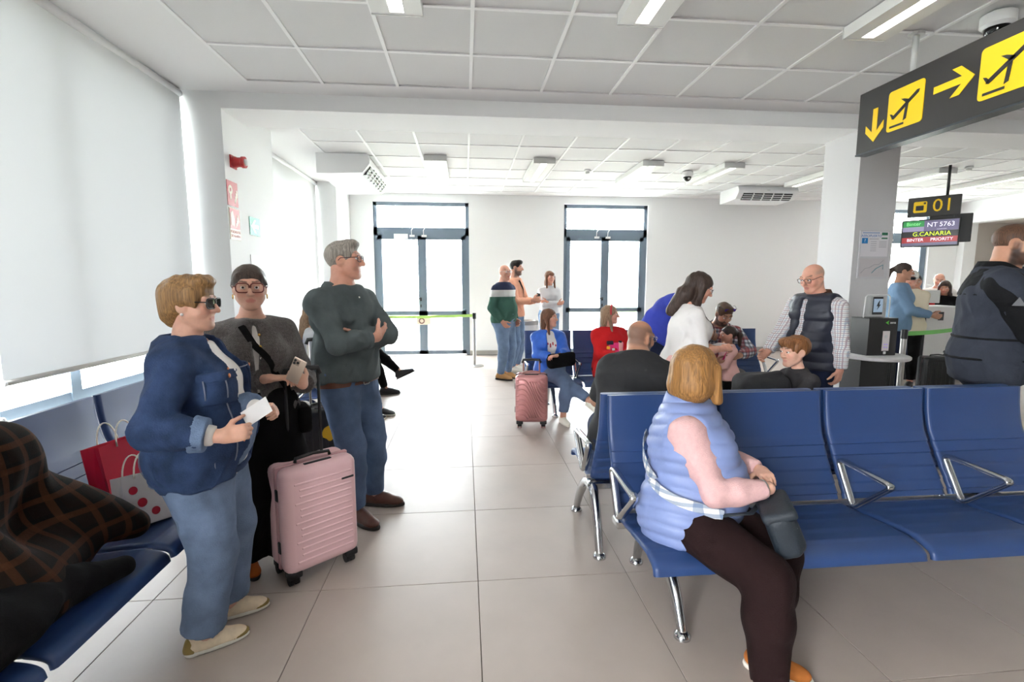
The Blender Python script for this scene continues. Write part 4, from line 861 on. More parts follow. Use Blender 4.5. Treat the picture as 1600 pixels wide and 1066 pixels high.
        pr.append(Prim('sec', .03, a=s.sp(-.02), b=s.sp(max(hem, -.24)), lat=s.Rp[:, 0], fr=s.Rp[:, 1], w0=.168 * s.S * s.g * wide + off, d0=.118 * s.S * s.g * wide + off, w1=(.170 * s.S * s.g + flare) * wide + off, d1=(.120 * s.S * s.g + flare) * wide + off, cut=hc))
        if thigh and s.P[2] > .75 * s.S and hem < -.03:
            for key in 'LR': pr += [q.grow(off + .006, hc, mul=wide) for q in s.thigh[key]]
        for key in arms:
            if sleeve > 0:
                c = [s.cutp(key, 'arm', sleeve)] if sleeve < 1 else []; pr += [p.grow(so, c, k=.035) for p in s.arm[key]]
                if sleeve > 1: c = [s.cutp(key, 'farm', sleeve - 1)]; pr += [p.grow(so, c) for p in s.farm[key]]
            else:
                a = s.arm[key][0]; q = a.grow(off); x = 1 if key == 'R' else -1; q.cut = [(s.Rc[:, 0] * x, s.sh[key] - s.Rc[:, 0] * x * .005)]; pr.append(q)
                pr.append(Prim('cap', .02, a=s.sh[key] + s.Rc[:, 0] * x * .03 - s.Rc[:, 2] * .25 * s.S, b=s.sh[key] + s.Rc[:, 0] * x * .03 + V3(0, 0, .05), ra=.001, rb=.001))
        pr += [q.grow(off * .7, [(nd, s.sp(collar))]) for q in s.neck]
        pr += list(extra)
        if open_:
            c0 = s.sp(.46) + s.Rc[:, 1] * .14; c1 = s.sp(hem - .03) + s.Rp[:, 1] * (.16 + .05 * s.g); pr.append(Prim('sec', .006, a=c0, b=c1, lat=s.Rc[:, 0], fr=s.Rc[:, 1], w0=open_ * .85, d0=.13, w1=open_ * 1.2, d1=.17 * s.g, sub=True))
        fo = [(folds, (26, 26, 18), seed), (folds * .75, (34, 34, 22), seed + 7, 1)] if folds else None
        o = to_obj(name, solid(pr, h * max(1, s.res * .9), fo), m, parent or s.root)
        if label: o['label'] = label
        return o
    def pants(s, name, m, off=.012, length=2., waist=.10, folds=.004, flare=0., h=.011, seed=3, wide=1., hip_off=None, skirt=False, knee=1.):
        pr = []; cut = [(nz(s.Rp[:, 2]), s.sp(waist))]; ho = off if hip_off is None else hip_off
        for p in s.torso:
            if getattr(p, 'u', 0) < .12: q = p.grow(ho); q.cut = cut; pr.append(q)
        for key in 'LR':
            pr += [p.grow(off, mul=wide, k=.05) for p in s.thigh[key]]
            c = [s.cutp(key, 'shin', length - 1)]
            if flare:
                pr.append(cap(s.hip[key], s.kn[key], .095 * s.S * s.g + off, .062 * s.S * knee + off + flare * .4, k=.03)); pr.append(cap(s.kn[key], s.an[key] - nz(s.kn[key] - s.an[key]) * .06, .062 * s.S * knee + off + flare * .4, .05 * s.S + off + flare, k=.03, cut=c))
            else: pr += [p.grow(off, c, mul=wide) for p in s.shin[key]]
        fo = [(folds, (22, 22, 26), seed), (folds * .8, (24, 24, 38), seed + 5, 1)]
        return to_obj(name, solid(pr, h * max(1, s.res * .9), fo), m, s.root)
    def shoes(s, m, m_sole=None, lace=None, boot=0., big=1., accent=None):
        for key in 'LR':
            o, R = s.foot[key]; S = s.S * (.94 if s.sex != 'm' else 1.02) * big; F = lambda x, y, z: o + R @ (V3(x, y, z) * S); up = R[:, 2]
            pr = [cap(F(0, -.045, .045), F(0, .01, .045), .036 * S, .036 * S, k=.03), ell(F(0, .07, .038), np.array([.042, .10, .036]) * S, R, k=.03), ell(F(.0, .135, .030), np.array([.043, .058, .027]) * S, R, k=.02), cap(F(0, -.025, .06), F(0, -.022, .098 + boot), .036 * S, .038 * S, k=.02, cut=[(up, F(0, 0, .10 + boot))]), cap(F(0, .0, .07), F(0, .07, .055), .033 * S, .03 * S, k=.03)]
            sh = to_obj('shoe', solid(pr, .0065 * max(1, s.res), smooth=1, cuts=[(-up, F(0, 0, .018))]), m, s.root)
            so = [cap(F(0, -.045, .01), F(0, .02, .01), .040 * S, .037 * S, k=.03), ell(F(0, .09, .01), np.array([.047, .112, .05]) * S, R, k=.02)]
            to_obj('sole', solid(so, .0065 * max(1, s.res), smooth=1, cuts=[(-up, F(0, 0, .001)), (up, F(0, 0, .024))]), m_sole or m, sh)
            if accent is not None:
                to_obj('toe_cap', solid([ell(F(0, .14, .026), np.array([.046, .062, .024]) * S, R, k=.01)], .0065 * max(1, s.res), smooth=1, cuts=[(-up, F(0, 0, .02)), (-R[:, 1], F(0, .11, 0))]), accent, sh); to_obj('heel_patch', solid([cap(F(0, -.05, .03), F(0, -.045, .06), .04 * S, .036 * S)], .0065 * max(1, s.res), smooth=1, cuts=[(R[:, 1], F(0, -.04, 0)), (-up, F(0, 0, .02))]), accent, sh)
            if lace is not None:
                b = MB()
                for k in range(4): y = .03 + .02 * k; z = .088 - .011 * k; b.tube([tuple(F(-.024, y, z - .008)), tuple(F(0, y, z + .006)), tuple(F(.024, y, z - .008))], .0035 * S, 6)
                b.build('laces', lace, sh, True)
        return s
    def hair(s, style, m, seed=2, label=None):
        sk = [s.hp((0, -.020, .034), (.083, .103, .088), .02)]; face = [s.hp((0, .105, -.035), (.072, .072, .100), .02, sub=True)]; ears = [s.hp((x * .085, .0, -.01), (.025, .028, .040), .01, sub=True) for x in (-1, 1)]; amp = .0028
        if style == 'short': pr = sk + [s.hp((0, .045, .098), (.055, .045, .028), .03)] + face + ears; pr += [s.hp((0, -.02, -.11), (.12, .14, .055), .02, sub=True)]
        elif style == 'crop': pr = [s.hp((0, -.019, .032), (.078, .098, .085), .02)] + [s.hp((0, .11, -.02), (.08, .075, .105), .02, sub=True)] + ears + [s.hp((0, -.02, -.115), (.12, .14, .055), .02, sub=True)]; amp = .0012
        elif style == 'layered':
            pr = [s.hp((0, -.026, .038), (.093, .114, .094), .02), s.hp((0, -.075, -.03), (.068, .05, .075), .03), s.hp((0, .045, .105), (.070, .055, .030), .03)] + [s.hcap((x * .07, .035, .06), (x * .074, .045, -.005), .020, .010, .02) for x in (-1, 1)] + [s.hp((0, .112, -.035), (.062, .068, .088), .015, sub=True)] + [s.hp((x * .09, .012, -.03), (.03, .026, .035), .012, sub=True) for x in (-1, 1)]; amp = .005
        elif style == 'bob':
            pr = [s.hp((0, -.022, .036), (.100, .118, .097), .02), s.hp((0, -.048, -.06), (.112, .092, .10), .04)] + [s.hcap((x * .090, .02, .02), (x * .102, .03, -.125), .026, .024, .03) for x in (-1, 1)] + [s.hp((0, .115, -.03), (.062, .075, .10), .015, sub=True)]; amp = .003
        elif style == 'tight': pr = [s.hp((0, -.020, .033), (.079, .100, .087), .02), s.hp((0, -.125, -.005), (.036, .034, .036), .02), s.hp((0, -.05, .05), (.080, .078, .076), .03), s.hcap((-.052, .035, .066), (-.074, -.02, .01), .016, .016, .02), s.hcap((.052, .035, .066), (.074, -.02, .01), .016, .016, .02)] + [s.hp((0, .118, -.035), (.070, .075, .096), .02, sub=True)] + [s.hp((x * .088, .0, -.012), (.018, .020, .032), .01, sub=True) for x in (-1, 1)] + [s.hp((0, -.02, -.12), (.12, .14, .055), .02, sub=True)]; amp = .0014
        elif style == 'pony': pr = sk + [s.hp((0, .10, -.035), (.074, .07, .10), .02, sub=True)] + ears + [s.hcap((0, -.115, .03), (0, -.16, -.02), .03, .036, .02), s.hcap((0, -.16, -.02), (.01, -.15, -.16), .034, .014, .02)]; amp = .003
        elif style == 'boy': pr = [s.hp((0, -.022, .036), (.089, .110, .093), .02), s.hp((.01, .06, .085), (.066, .045, .034), .03)] + [s.hp((0, .112, -.045), (.07, .07, .10), .015, sub=True)] + ears + [s.hp((0, -.02, -.11), (.12, .14, .05), .02, sub=True)]; amp = .005
        elif style == 'fringe':
            pr = [s.hp((0, -.022, .035), (.088, .108, .092), .02), s.hp((0, .066, .058), (.058, .03, .035), .02), s.hp((0, -.06, -.10), (.085, .06, .13), .04)] + [s.hcap((x * .078, .01, .02), (x * .082, .045, -.19), .026, .02, .03) for x in (-1, 1)] + [s.hp((0, .115, -.045), (.056, .07, .08), .012, sub=True)]; amp = .005
        elif style == 'long':
            pr = [s.hp((0, -.022, .036), (.088, .109, .093), .02), s.hp((0, -.07, -.06), (.082, .06, .13), .04), s.hcap((0, -.09, -.10), (0, -.125, -.27), .075, .05, .04)] + [s.hcap((x * .076, .005, .02), (x * .082, .02, -.15), .028, .03, .03) for x in (-1, 1)] + [s.hcap((x * .082, .02, -.14), (x * .078, .03, -.24), .03, .014, .03) for x in (-1, 1)] + [s.hp((0, .115, -.03), (.062, .072, .10), .015, sub=True)]; amp = .005
        elif style == 'half':
            pr = [s.hp((0, -.022, .036), (.087, .108, .091), .02), s.hp((0, -.075, -.07), (.076, .055, .13), .04)] + [s.hcap((x * .072, -.01, .0), (x * .088, .03, -.20), .026, .016, .03) for x in (1,)] + [s.hp((0, .108, -.03), (.070, .072, .10), .015, sub=True)]; amp = .004
        # strands: fine ridges running with the hair around the crown
        fr = 1 / s.hs
        o = to_obj('hair', solid(pr, .0052 * max(1, s.res), [(amp, (150 * fr, 110 * fr, 22 * fr), seed), (amp * .7, (260 * fr, 200 * fr, 30 * fr), seed + 3)], smooth=1), m, s.root)
        if label: o['label'] = label
        return o
    def glasses(s, m, tint=None, w=.030, h=.021, y=.099, z=.008, r=.0024, thick=1., head_top=False):
        b = MB(); 
        if head_top: y, z = .075, .105
        def ring(x): 
            return [tuple(s.H(x + u, y - .006 * (abs(x + u) / .06) ** 2, z + v - (.0 if not head_top else 0))) for u, v in rrect(w * 2, h * 2, min(w, h) * .7, 4)]
        g = MB()
        for x in (-.034, .034): g.tube(ring(x), r * s.hs, 6, True)
        g.tube([tuple(s.H(-.006, y, z + .006)), tuple(s.H(0, y + .003, z + .009)), tuple(s.H(.006, y, z + .006))], r * s.hs, 6)
        for x in (-1, 1): g.tube([tuple(s.H(x * (.034 + w), y - .006, z + .006)), tuple(s.H(x * .076, y - .016, z + .007)), tuple(s.H(x * .083, .0, z + .006)), tuple(s.H(x * .080, -.02, z - .012))], r * s.hs, 6)
        o = g.build('glasses', m, s.root, True)
        for x in (-.034, .034): n = len(ring(x)); MB().add(ring(x), [tuple(range(n))]).build('lens', tint or M_lens, o)
        return o
M_lens = mat('spectacle_lens', (250, 250, 250), .05)
_glass(M_lens)
M_sun = mat('sunglass_lens', (14, 14, 16), .08); M_blackfr = mat('black_frame', (18, 18, 20), .3); M_tort = mat('tortoise_frame', (110, 42, 30), .3); M_wire = mat('silver_frame', (190, 190, 195), .25, metal=.8)
# ================================================================== CLOTH MATERIALS
M_denim = mat('denim_dark', (44, 60, 92), .85, var=.35, vscale=14, bump=.35, bscale=180, wr=.45); M_denim2 = mat('denim_cuff', (104, 122, 150), .9, var=.2, vscale=25, bump=.35, bscale=180)
M_jean = mat('denim_mid', (104, 120, 146), .88, var=.25, vscale=9, bump=.3, bscale=180, wr=.45); M_jean2 = mat('denim_blue', (84, 102, 132), .88, var=.22, vscale=8, bump=.3, bscale=180, wr=.45); M_jean3 = mat('denim_pale', (120, 142, 172), .88, var=.2, vscale=8, bump=.3, bscale=180, wr=.45)
M_jgrey = mat('denim_greyblue', (96, 112, 140), .88, var=.15, vscale=8, bump=.3, bscale=180, wr=.45); M_jdark = mat('denim_navy', (34, 42, 66), .9, var=.15, vscale=8)
M_tee = mat('white_cotton', (236, 230, 226), .9, bump=.15, bscale=200, wr=.45); M_card = mat('grey_wool', (92, 86, 84), .95, var=.3, vscale=90, bump=.9, bscale=220, sheen=.3, wr=.45); M_blkcl = mat('black_cloth', (13, 12, 13), .95, var=.2, vscale=10, bump=.2, bscale=200, wr=.45)
M_polo = mat('charcoal_cotton', (80, 88, 90), .9, var=.14, vscale=12, bump=.25, bscale=220, wr=.45); M_leather = mat('brown_leather', (92, 52, 34), .45, var=.2, vscale=30); M_shoeb = mat('brown_shoe', (82, 46, 34), .45, var=.2, vscale=30); M_rubber = mat('dark_rubber', (38, 32, 30), .7); M_solew = mat('white_sole', (226, 220, 208), .7)
M_snk = mat('sneaker_cream', (226, 206, 178), .7, var=.1, vscale=30); M_olive = mat('sneaker_olive', (138, 116, 62), .8); M_tanshoe = mat('tan_suede', (168, 100, 46), .85, var=.15, vscale=30); M_lace = mat('lace_white', (236, 230, 220), .8)
M_tan2 = mat('tan_shoe', (180, 136, 86), .8); M_blkshoe = mat('black_shoe', (30, 30, 34), .6); M_wht = mat('white_shoe', (232, 226, 214), .6)
M_brass = mat('copper_button', (196, 120, 80), .35, metal=.8); M_gold = mat('gold', (212, 170, 90), .25, metal=1.); M_pearl = mat('pearl', (240, 236, 230), .15)
def to_local(loc, rz, p):
    a = -math.radians(rz); d = np.array(p, float) - np.array(loc, float); c, s = math.cos(a), math.sin(a); return (d[0] * c - d[1] * s, d[0] * s + d[1] * c, d[2])
def udist(pr, p):
    return min(float(q.dist(p[0], p[1], p[2])) for q in pr if not q.sub)
def push_out(pr, p, d, gap=.006):
    """point on the clothed surface in direction d from inner point p"""
    d = nz(d); lo, hi = 0., .5
    for _ in range(22):
        m = (lo + hi) / 2
        if udist(pr, p + d * m) < gap: lo = m
        else: hi = m
    return p + d * hi
def ribbon(name, pts, nrm, w, m, parent, t=.003):
    vs = []; fs = []; N = len(pts)
    for i in range(N):
        tg = nz(pts[min(N - 1, i + 1)] - pts[max(0, i - 1)]); n = nz(nrm[i]); b = nz(np.cross(tg, n)); ww = w[i] if hasattr(w, '__len__') else w
        for s_, tt in ((-1, 0), (1, 0), (1, t), (-1, t)): vs.append(tuple(pts[i] + b * s_ * ww / 2 + n * tt))
    for i in range(N - 1):
        for k in range(4): fs.append((4 * i + k, 4 * i + (k + 1) % 4, 4 * i + 4 + (k + 1) % 4, 4 * i + 4 + k))
    fs += [(3, 2, 1, 0), (4 * N - 4, 4 * N - 3, 4 * N - 2, 4 * N - 1)]
    return MB().add(vs, fs).build(name, m, parent, angle=50)
def strap(P, A, B, off, w, name, m, parent, n=18, side=None, A_dir=None, inner=None):
    """band lying on the torso from spine-frame point A=(u,angle deg) to B, angle 0 = front, 90 = right side"""
    pr = [p.grow(off) for p in P.torso] + [p.grow(off) for k in 'LR' for p in P.arm[k][:1]]; pts = []; nr = []
    for i in range(n + 1):
        t = i / n; u = A[0] + (B[0] - A[0]) * t; an = math.radians(A[1] + (B[1] - A[1]) * t); R = P.Rc if u > .17 else P.Rp
        d = R @ V3(math.sin(an), math.cos(an), 0); x0 = (A[2] + (B[2] - A[2]) * t) if len(A) > 2 else 0; c = P.sp(u) + R[:, 0] * x0; pts.append(push_out(pr, c, d)); nr.append(d)
    return ribbon(name, pts, nr, w, m, parent), pts
def patch(P, name, m, c, half, R, off=.016, parent=None, h=.006, arms=False):
    """piece of cloth lying on the torso: the offset torso clipped to a box"""
    pr = [p.grow(off) for p in P.torso]
    if arms: pr += [p.grow(off) for k in 'LR' for p in P.arm[k] + P.farm[k]]
    cuts = []
    for i in range(3):
        for s_ in (-1, 1): cuts.append((R[:, i] * s_, c + R[:, i] * s_ * half[i]))
    e = np.abs(R) @ np.asarray(half) + .02; vq = solid(pr, h, None, 1, c - e, c + e, cuts); return to_obj(name, vq, m, parent or P.root)
def button(p, n, m, parent, r=.007):
    o = MB().lathe([(r, 0), (r, .002), (r * .7, .004)], 12).build('button', m, parent, True); o.matrix_local = Matrix.Translation(p) @ Vector(n).to_track_quat('Z', 'Y').to_matrix().to_4x4(); return o
def collar(P, name, m, off, u=.49, hgt=.05, flare=.012, gap=50, parent=None, drop=.0):
    """folded collar round the neck, open towards the front by `gap` degrees each side"""
    vs = []; N = 26; R = P.Rc; c = P.sp(u); rings = []
    rw = rd = P.nrad * 1.15 + off
    prof = [(0, -.02, 0), (.006, hgt * .55, 0), (.010, hgt, 0), (.016, hgt, 0), (.022 + flare, hgt * .35, 1), (.026 + flare * 1.6, -.012 - drop, 1), (.018 + flare, -.012 - drop, 1)]
    for i in range(N + 1):
        a = math.radians(gap + (360 - 2 * gap) * i / N); fr = math.cos(a); dn = -.055 * max(0, fr) ** 1.2 * P.S
        for r_, z_, o_ in prof: vs.append(tuple(c + R[:, 0] * math.sin(a) * (rw + r_) + R[:, 1] * (math.cos(a) * (rd + r_) - .012 * P.S) + R[:, 2] * (z_ + dn)))
    K = len(prof); fs = []
    for i in range(N):
        for k in range(K): fs.append((i * K + k, i * K + (k + 1) % K, (i + 1) * K + (k + 1) % K, (i + 1) * K + k))
    fs += [tuple(range(K)), tuple(range(N * K + K - 1, N * K - 1, -1))]
    return MB().add(vs, fs).build(name, m, parent or P.root, True)
def cuff(P, key, m, off, f0, f1, parent=None, name='cuff'):
    a = P.cutp(key, 'farm', f0); b = P.cutp(key, 'farm', f1); pr = [p.grow(off) for p in P.farm[key]]; return to_obj(name, solid(pr, .006, None, 1, cuts=[(-a[0], a[1]), b]), m, parent or P.root)
def belt_on(P, m, u, off, w=.035, buckle=None):
    pr = [p.grow(off) for p in P.torso] + [p.grow(off) for k in 'LR' for p in P.thigh[k]]; pts = []; nr = []
    for i in range(33):
        a = 2 * PI * i / 32; d = P.Rp @ V3(math.sin(a), math.cos(a), 0); pts.append(push_out(pr, P.sp(u), d, .004)); nr.append(d)
    o = ribbon('belt', pts, nr, w, m, P.root)
    if buckle: c = pts[0]; MB().tube([tuple(c + P.Rp[:, 0] * x + P.Rp[:, 2] * z + P.Rp[:, 1] * .006) for x, z in rrect(.05, .045, .008, 2)], .003, 6, True).build('buckle', buckle, o, True)
    return o
# ================================================================== LEFT GROUP
# --- woman in the denim jacket, side on
L_, Rz = (-1.09, 2.05, 0), -82
p = Person(L_, Rz, 'woman in denim jacket and dark sunglasses holding papers by the near bench', 1.50, 'f', 1.26, belly=.7, bust=1.15, skin='fair', lean=(-2, -3), head=(-6, 2, 0),
           rh=to_local(L_, Rz, (-.885, 1.80, .945)), lh=to_local(L_, Rz, (-.83, 2.03, .985)), relb=(.5, -1, -.5), lelb=(-.5, -1, -.4), rhd=to_local((0, 0, 0), Rz, (.9, .35, .10)), lhd=to_local((0, 0, 0), Rz, (.8, -.5, .1)), rhn=(-.8, .1, -.2), lhn=(.8, .1, -.2), rcurl=(40, 45, 30), lcurl=(40, 45, 30),
           rf=to_local(L_, Rz, (-1.085, 1.94, 0)), lf=to_local(L_, Rz, (-1.08, 2.14, 0)), rfy=-22, lfy=-16, rkn=(.05, 1, 0), lkn=(-.05, 1, 0), armw=1.05)
p.body(lips=(176, 96, 92), brow=(120, 84, 52), jowl=1.)
p.pants('jeans', M_jean, .016, 1.93, .10, .006, flare=.020, seed=11, knee=1.12)
p.top('shirt', M_tee, .010, 1.9, -.13, .47, .002, seed=5, sleeve_off=.012)
jk = p.top('denim_jacket', M_denim, .024, 1.74, -.13, .492, .009, seed=21, open_=.072, sleeve_off=.026, h=.0085)
collar(p, 'collar', M_denim, .016, .485, .035, .022, 38, jk, .025)
cuff(p, 'R', M_denim2, .034, .56, .78, jk); cuff(p, 'L', M_denim2, .034, .56, .78, jk)
for x in (-1, 1):
    c = p.sp(.28) + p.Rc[:, 0] * x * .115 * p.g * .9 + p.Rc[:, 1] * .12; pk = patch(p, 'pocket', M_denim, c, (.048, .14, .058), p.Rc, .033, jk); fl = patch(p, 'pocket_flap', M_denim, c + p.Rc[:, 2] * .052, (.052, .14, .018), p.Rc, .037, jk)
    button(push_out([q.grow(.037) for q in p.torso], c + p.Rc[:, 2] * .05 - p.Rc[:, 1] * .12, p.Rc[:, 1], .001), p.Rc[:, 1], M_brass, jk, .009)
patch(p, 'waistband', M_denim, p.sp(-.112), (.35, .35, .018), p.Rp, .030, jk, .008)
for k in range(5):
    c = push_out([q.grow(.025) for q in p.torso], p.sp(.36 - .11 * k) + p.Rc[:, 0] * .098, p.Rc[:, 1], .001); button(c, p.Rc[:, 1], M_brass, jk, .0075)
M_thread = mat('jacket_thread', (120, 124, 140), .9)
def seams(P, off, runs, m, par, w=.0045):
    for A, B in runs: strap(P, A, B, off, w, 'seam', m, par, 16)
seams(p, .0275, [((.345, 8), (.345, 100)), ((.345, -8), (.345, -100)), ((.345, 100), (.345, 260)), ((.33, 42), (-.12, 34)), ((.33, 62), (-.12, 60)), ((.33, -42), (-.12, -34)), ((.33, 130), (-.12, 150)), ((.33, 200), (-.12, 200)), ((-.12, 12), (-.12, 180))], M_thread, jk)
p.hair('layered', hair_mat('blond', HAIR['blond']), 4); p.glasses(M_blackfr, M_sun, .031, .022, r=.0032)
p.shoes(M_snk, M_solew, M_lace, accent=M_olive)
for x in (-1, 1): MB().lathe([(.006 * math.sin(a), .006 * math.cos(a)) for a in np.linspace(.05, 3.1, 8)], 10).build('earring', M_pearl, p.root, True).location = p.H(x * .083, -.002, -.04)
pap = MB().add([(0, 0, 0), (.10, 0, .02), (.10, .004, .085), (0, .004, .065)], [(0, 1, 2, 3)]).add([(0, -.002, 0), (0, .002, .065), (.10, .002, .085), (.10, -.002, .02)], [(0, 1, 2, 3)]).build('boarding_paper', mat('paper', (250, 250, 250), .8)); pap.location = (-.83, 1.88, .955); pap.rotation_euler = (.2, -.35, .45); tag(pap, 'folded white paper in the hands of the woman in denim jacket', 'paper')
# --- woman with glasses facing the camera
L_, Rz = (-1.08, 2.56, 0), -152
p = Person(L_, Rz, 'woman in grey cardigan and brown glasses looking at the camera', 1.565, 'f', 1.06, belly=.3, bust=1.1, skin='fair', head=(-5, 3, 0), lean=(0, 2),
           rh=to_local(L_, Rz, (-.955, 2.41, 1.04)), lh=to_local(L_, Rz, (-.80, 2.43, 1.00)), relb=(.5, -1, -.6), lelb=(-.4, -1, -.6), rhd=to_local((0, 0, 0), Rz, (.98, .12, .02)), rhn=(0, 0, -1), lhd=to_local((0, 0, 0), Rz, (-.5, .1, .7)), lhn=(.3, -.9, .2), rcurl=(18, 38, 30), lcurl=(35, 40, 30), rf=(.09, -.02, 0), lf=(-.12, .05, 0))
p.body(lips=(196, 110, 108), brow=(48, 34, 28))
p.pants('trousers', M_blkcl, .02, 1.97, .10, .005, flare=.06, seed=31, knee=1.5)
p.top('shirt', M_tee, .009, .9, -.06, .475, .002, seed=6)
jk = p.top('cardigan', M_card, .021, 1.80, -.055, .478, .008, seed=41, sleeve_off=.02, open_=.010, h=.0085)
for key in 'RL': 
    cuff(p, key, M_card, .028, .78, .86, jk, 'ruffle')
for k in range(4):
    c = push_out([q.grow(.022) for q in p.torso], p.sp(.41 - .06 * k) - p.Rc[:, 0] * .02, p.Rc[:, 1], .001); button(c, p.Rc[:, 1], M_gold if k < 2 else M_pearl, jk, .007)
p.hair('tight', hair_mat('dark', HAIR['dark']), 7); p.glasses(M_tort, None, .031, .024, r=.0034)
p.shoes(mat('rust_suede', (160, 84, 34), .85), M_rubber)
for x in (-1, 1): MB().tube([tuple(p.H(x * .082, -.004 + .008 * math.cos(t), -.045 + .011 * math.sin(t))) for t in np.linspace(0, 2 * PI, 12)[:-1]], .003, 6, True).build('earring', M_gold, p.root, True)
necklace = [p.sp(.47) + p.Rc @ V3(.055 * math.sin(a), .06 * math.cos(a) + .01, -.035 * max(0, math.cos(a))) for a in np.linspace(-1.6, 1.6, 14)]
MB().tube([tuple(q) for q in necklace], .0016, 5).build('necklace', M_gold, p.root, True)
bg = empty('crossbody_bag', L_, math.radians(Rz), 'black crossbody strap and bag of the woman with brown glasses', 'bag')
strap(p, (.46, -10, .07), (-.02, -62, 0), .026, .032, 'strap', M_blkcl, bg, 20)
c = p.sp(-.10) + V3(-.215, .02, 0); to_obj('pouch', solid([rbx(c, (.035, .09, .07), .02)], .008), M_blkcl, bg)
phn = empty('smartphone', (-.805, 2.36, 1.085), math.radians(-20), 'pale gold phone in the hand of the woman with glasses', 'phone')
MB().rbox(-.037, .037, -.004, .004, -.075, .075, .0035, 2).build('case', mat('phone_gold', (206, 186, 168), .3, metal=.3), phn)
MB().rbox(-.033, .004, -.007, -.004, .032, .07, .0015, 1).build('camera_plate', mat('phone_plate', (196, 176, 160), .25, metal=.3), phn)
for x, z in ((-.024, .06), (-.024, .042), (-.006, .051)): MB().tube([(x, -.0105, z), (x, -.007, z)], .0078, 12).build('camera_lens', M_dark, phn, True)
phn.scale = (.85, .85, .85); phn.rotation_euler = (math.radians(8), math.radians(28), math.radians(-5))
# --- grey-haired man with crossed arms
L_, Rz = (-.75, 3.10, 0), -120
p = Person(L_, Rz, 'tall man with grey hair, glasses and charcoal shirt, arms crossed', 1.735, 'm', 1.08, belly=.55, skin='pink', head=(26, -2, 0), lean=(-3, 0), shw=1.02,
           rh=(-.01, .235, 1.17), lh=(.07, .165, 1.16), relb=(1, .1, -.5), lelb=(-1, .5, -.4), rhd=(-.93, -.1, .3), rhn=(0, -1, .2), lhd=(.9, -.35, .0), lhn=(0, -1, 0), rcurl=(10, 20, 15), lcurl=(20, 30, 20),
           rf=to_local(L_, Rz, (-.70, 2.99, 0)), lf=to_local(L_, Rz, (-.63, 3.22, 0)), rfy=10, lfy=-20)
p.body(lips=(188, 112, 104), brow=(120, 104, 92), nose=1.0)
p.pants('jeans', M_jean2, .018, 1.98, -.03, .006, seed=51, wide=1.04, hip_off=.006)
jk = p.top('shirt', M_polo, .022, 1.80, -.055, .50, .009, seed=61, sleeve_off=.02, h=.0085, thigh=False, extra=[Prim('sec', .04, a=p.sp(.10), b=p.sp(-.10), lat=p.Rp[:, 0], fr=p.Rp[:, 1], w0=.165 * p.S * p.g + .02, d0=.135 * p.S * p.g + .02, w1=.182 * p.S * p.g + .022, d1=.142 * p.S * p.g + .022, cut=[(-p.Rp[:, 2], p.sp(-.06))])])
collar(p, 'collar', M_polo, .010, .495, .035, .014, 28, jk, .015)
for key in 'RL': cuff(p, key, M_polo, .025, .70, .82, jk)
patch(p, 'placket', M_polo, p.sp(.38) + p.Rc[:, 1] * .1, (.016, .12, .075), p.Rc, .022, jk)
for k in range(3): c = push_out([q.grow(.022) for q in p.torso], p.sp(.435 - .045 * k), p.Rc[:, 1], .001); button(c, p.Rc[:, 1], M_pearl, jk, .006)
belt_on(p, M_leather, -.075, .024, .036, M_steel)
p.hair('short', hair_mat('grey', HAIR['grey']), 9); p.glasses(mat('dark_red_frame', (84, 40, 38), .3), None, .028, .018); p.shoes(M_shoeb, M_rubber, M_rubber)
# ================================================================== WOMAN IN THE QUILTED VEST (nearest bench)
M_vest = mat('periwinkle_nylon', (122, 137, 182), .5, var=.06, vscale=10, bump=.15, bscale=30); M_pinkk = mat('pink_knit', (208, 168, 166), .9, var=.05, vscale=60, bump=.3, bscale=260, wr=.45); M_maroon = mat('dark_brown_trouser', (30, 15, 15), .9, var=.15, vscale=12, bump=.2, bscale=200, wr=.45)
L_, Rz = (.985, 1.99, 0), -128
def lw(*w): return to_local(L_, Rz, w)
p = Person(L_, Rz, 'seated woman in periwinkle quilted vest with honey blond bob, seen from behind', 1.54, 'f', 1.36, belly=.8, bust=1.1, skin='fair', pelvis=(0, 0, .525), lean=(-4, 0), twist=12, head=(66, 2, 0),
           rh=lw(1.21, 1.76, .675), lh=lw(1.27, 1.90, .69), relb=(.8, -.9, -.5), lelb=(-.7, -.8, -.5), rhd=lw(.985 + .25, 1.99 + .95, .0), lhd=lw(.985 - .3, 1.99 - .9, .1), rhn=(0, .2, -1), lhn=(0, .1, -1), rcurl=(15, 30, 25), lcurl=(15, 25, 20),
           rf=lw(1.05, 1.45, 0), lf=lw(1.14, 1.62, 0), rfy=20, lfy=-8, rkn=(.25, 1, .6), lkn=(-.2, 1, .6), rfp=0, legw=1.12)
p.body()
p.pants('trousers', M_maroon, .014, 1.95, -.03, .002, seed=71, hip_off=.006)
p.top('sweater', M_pinkk, .014, 1.92, -.05, .48, .005, seed=81, sleeve_off=.017)
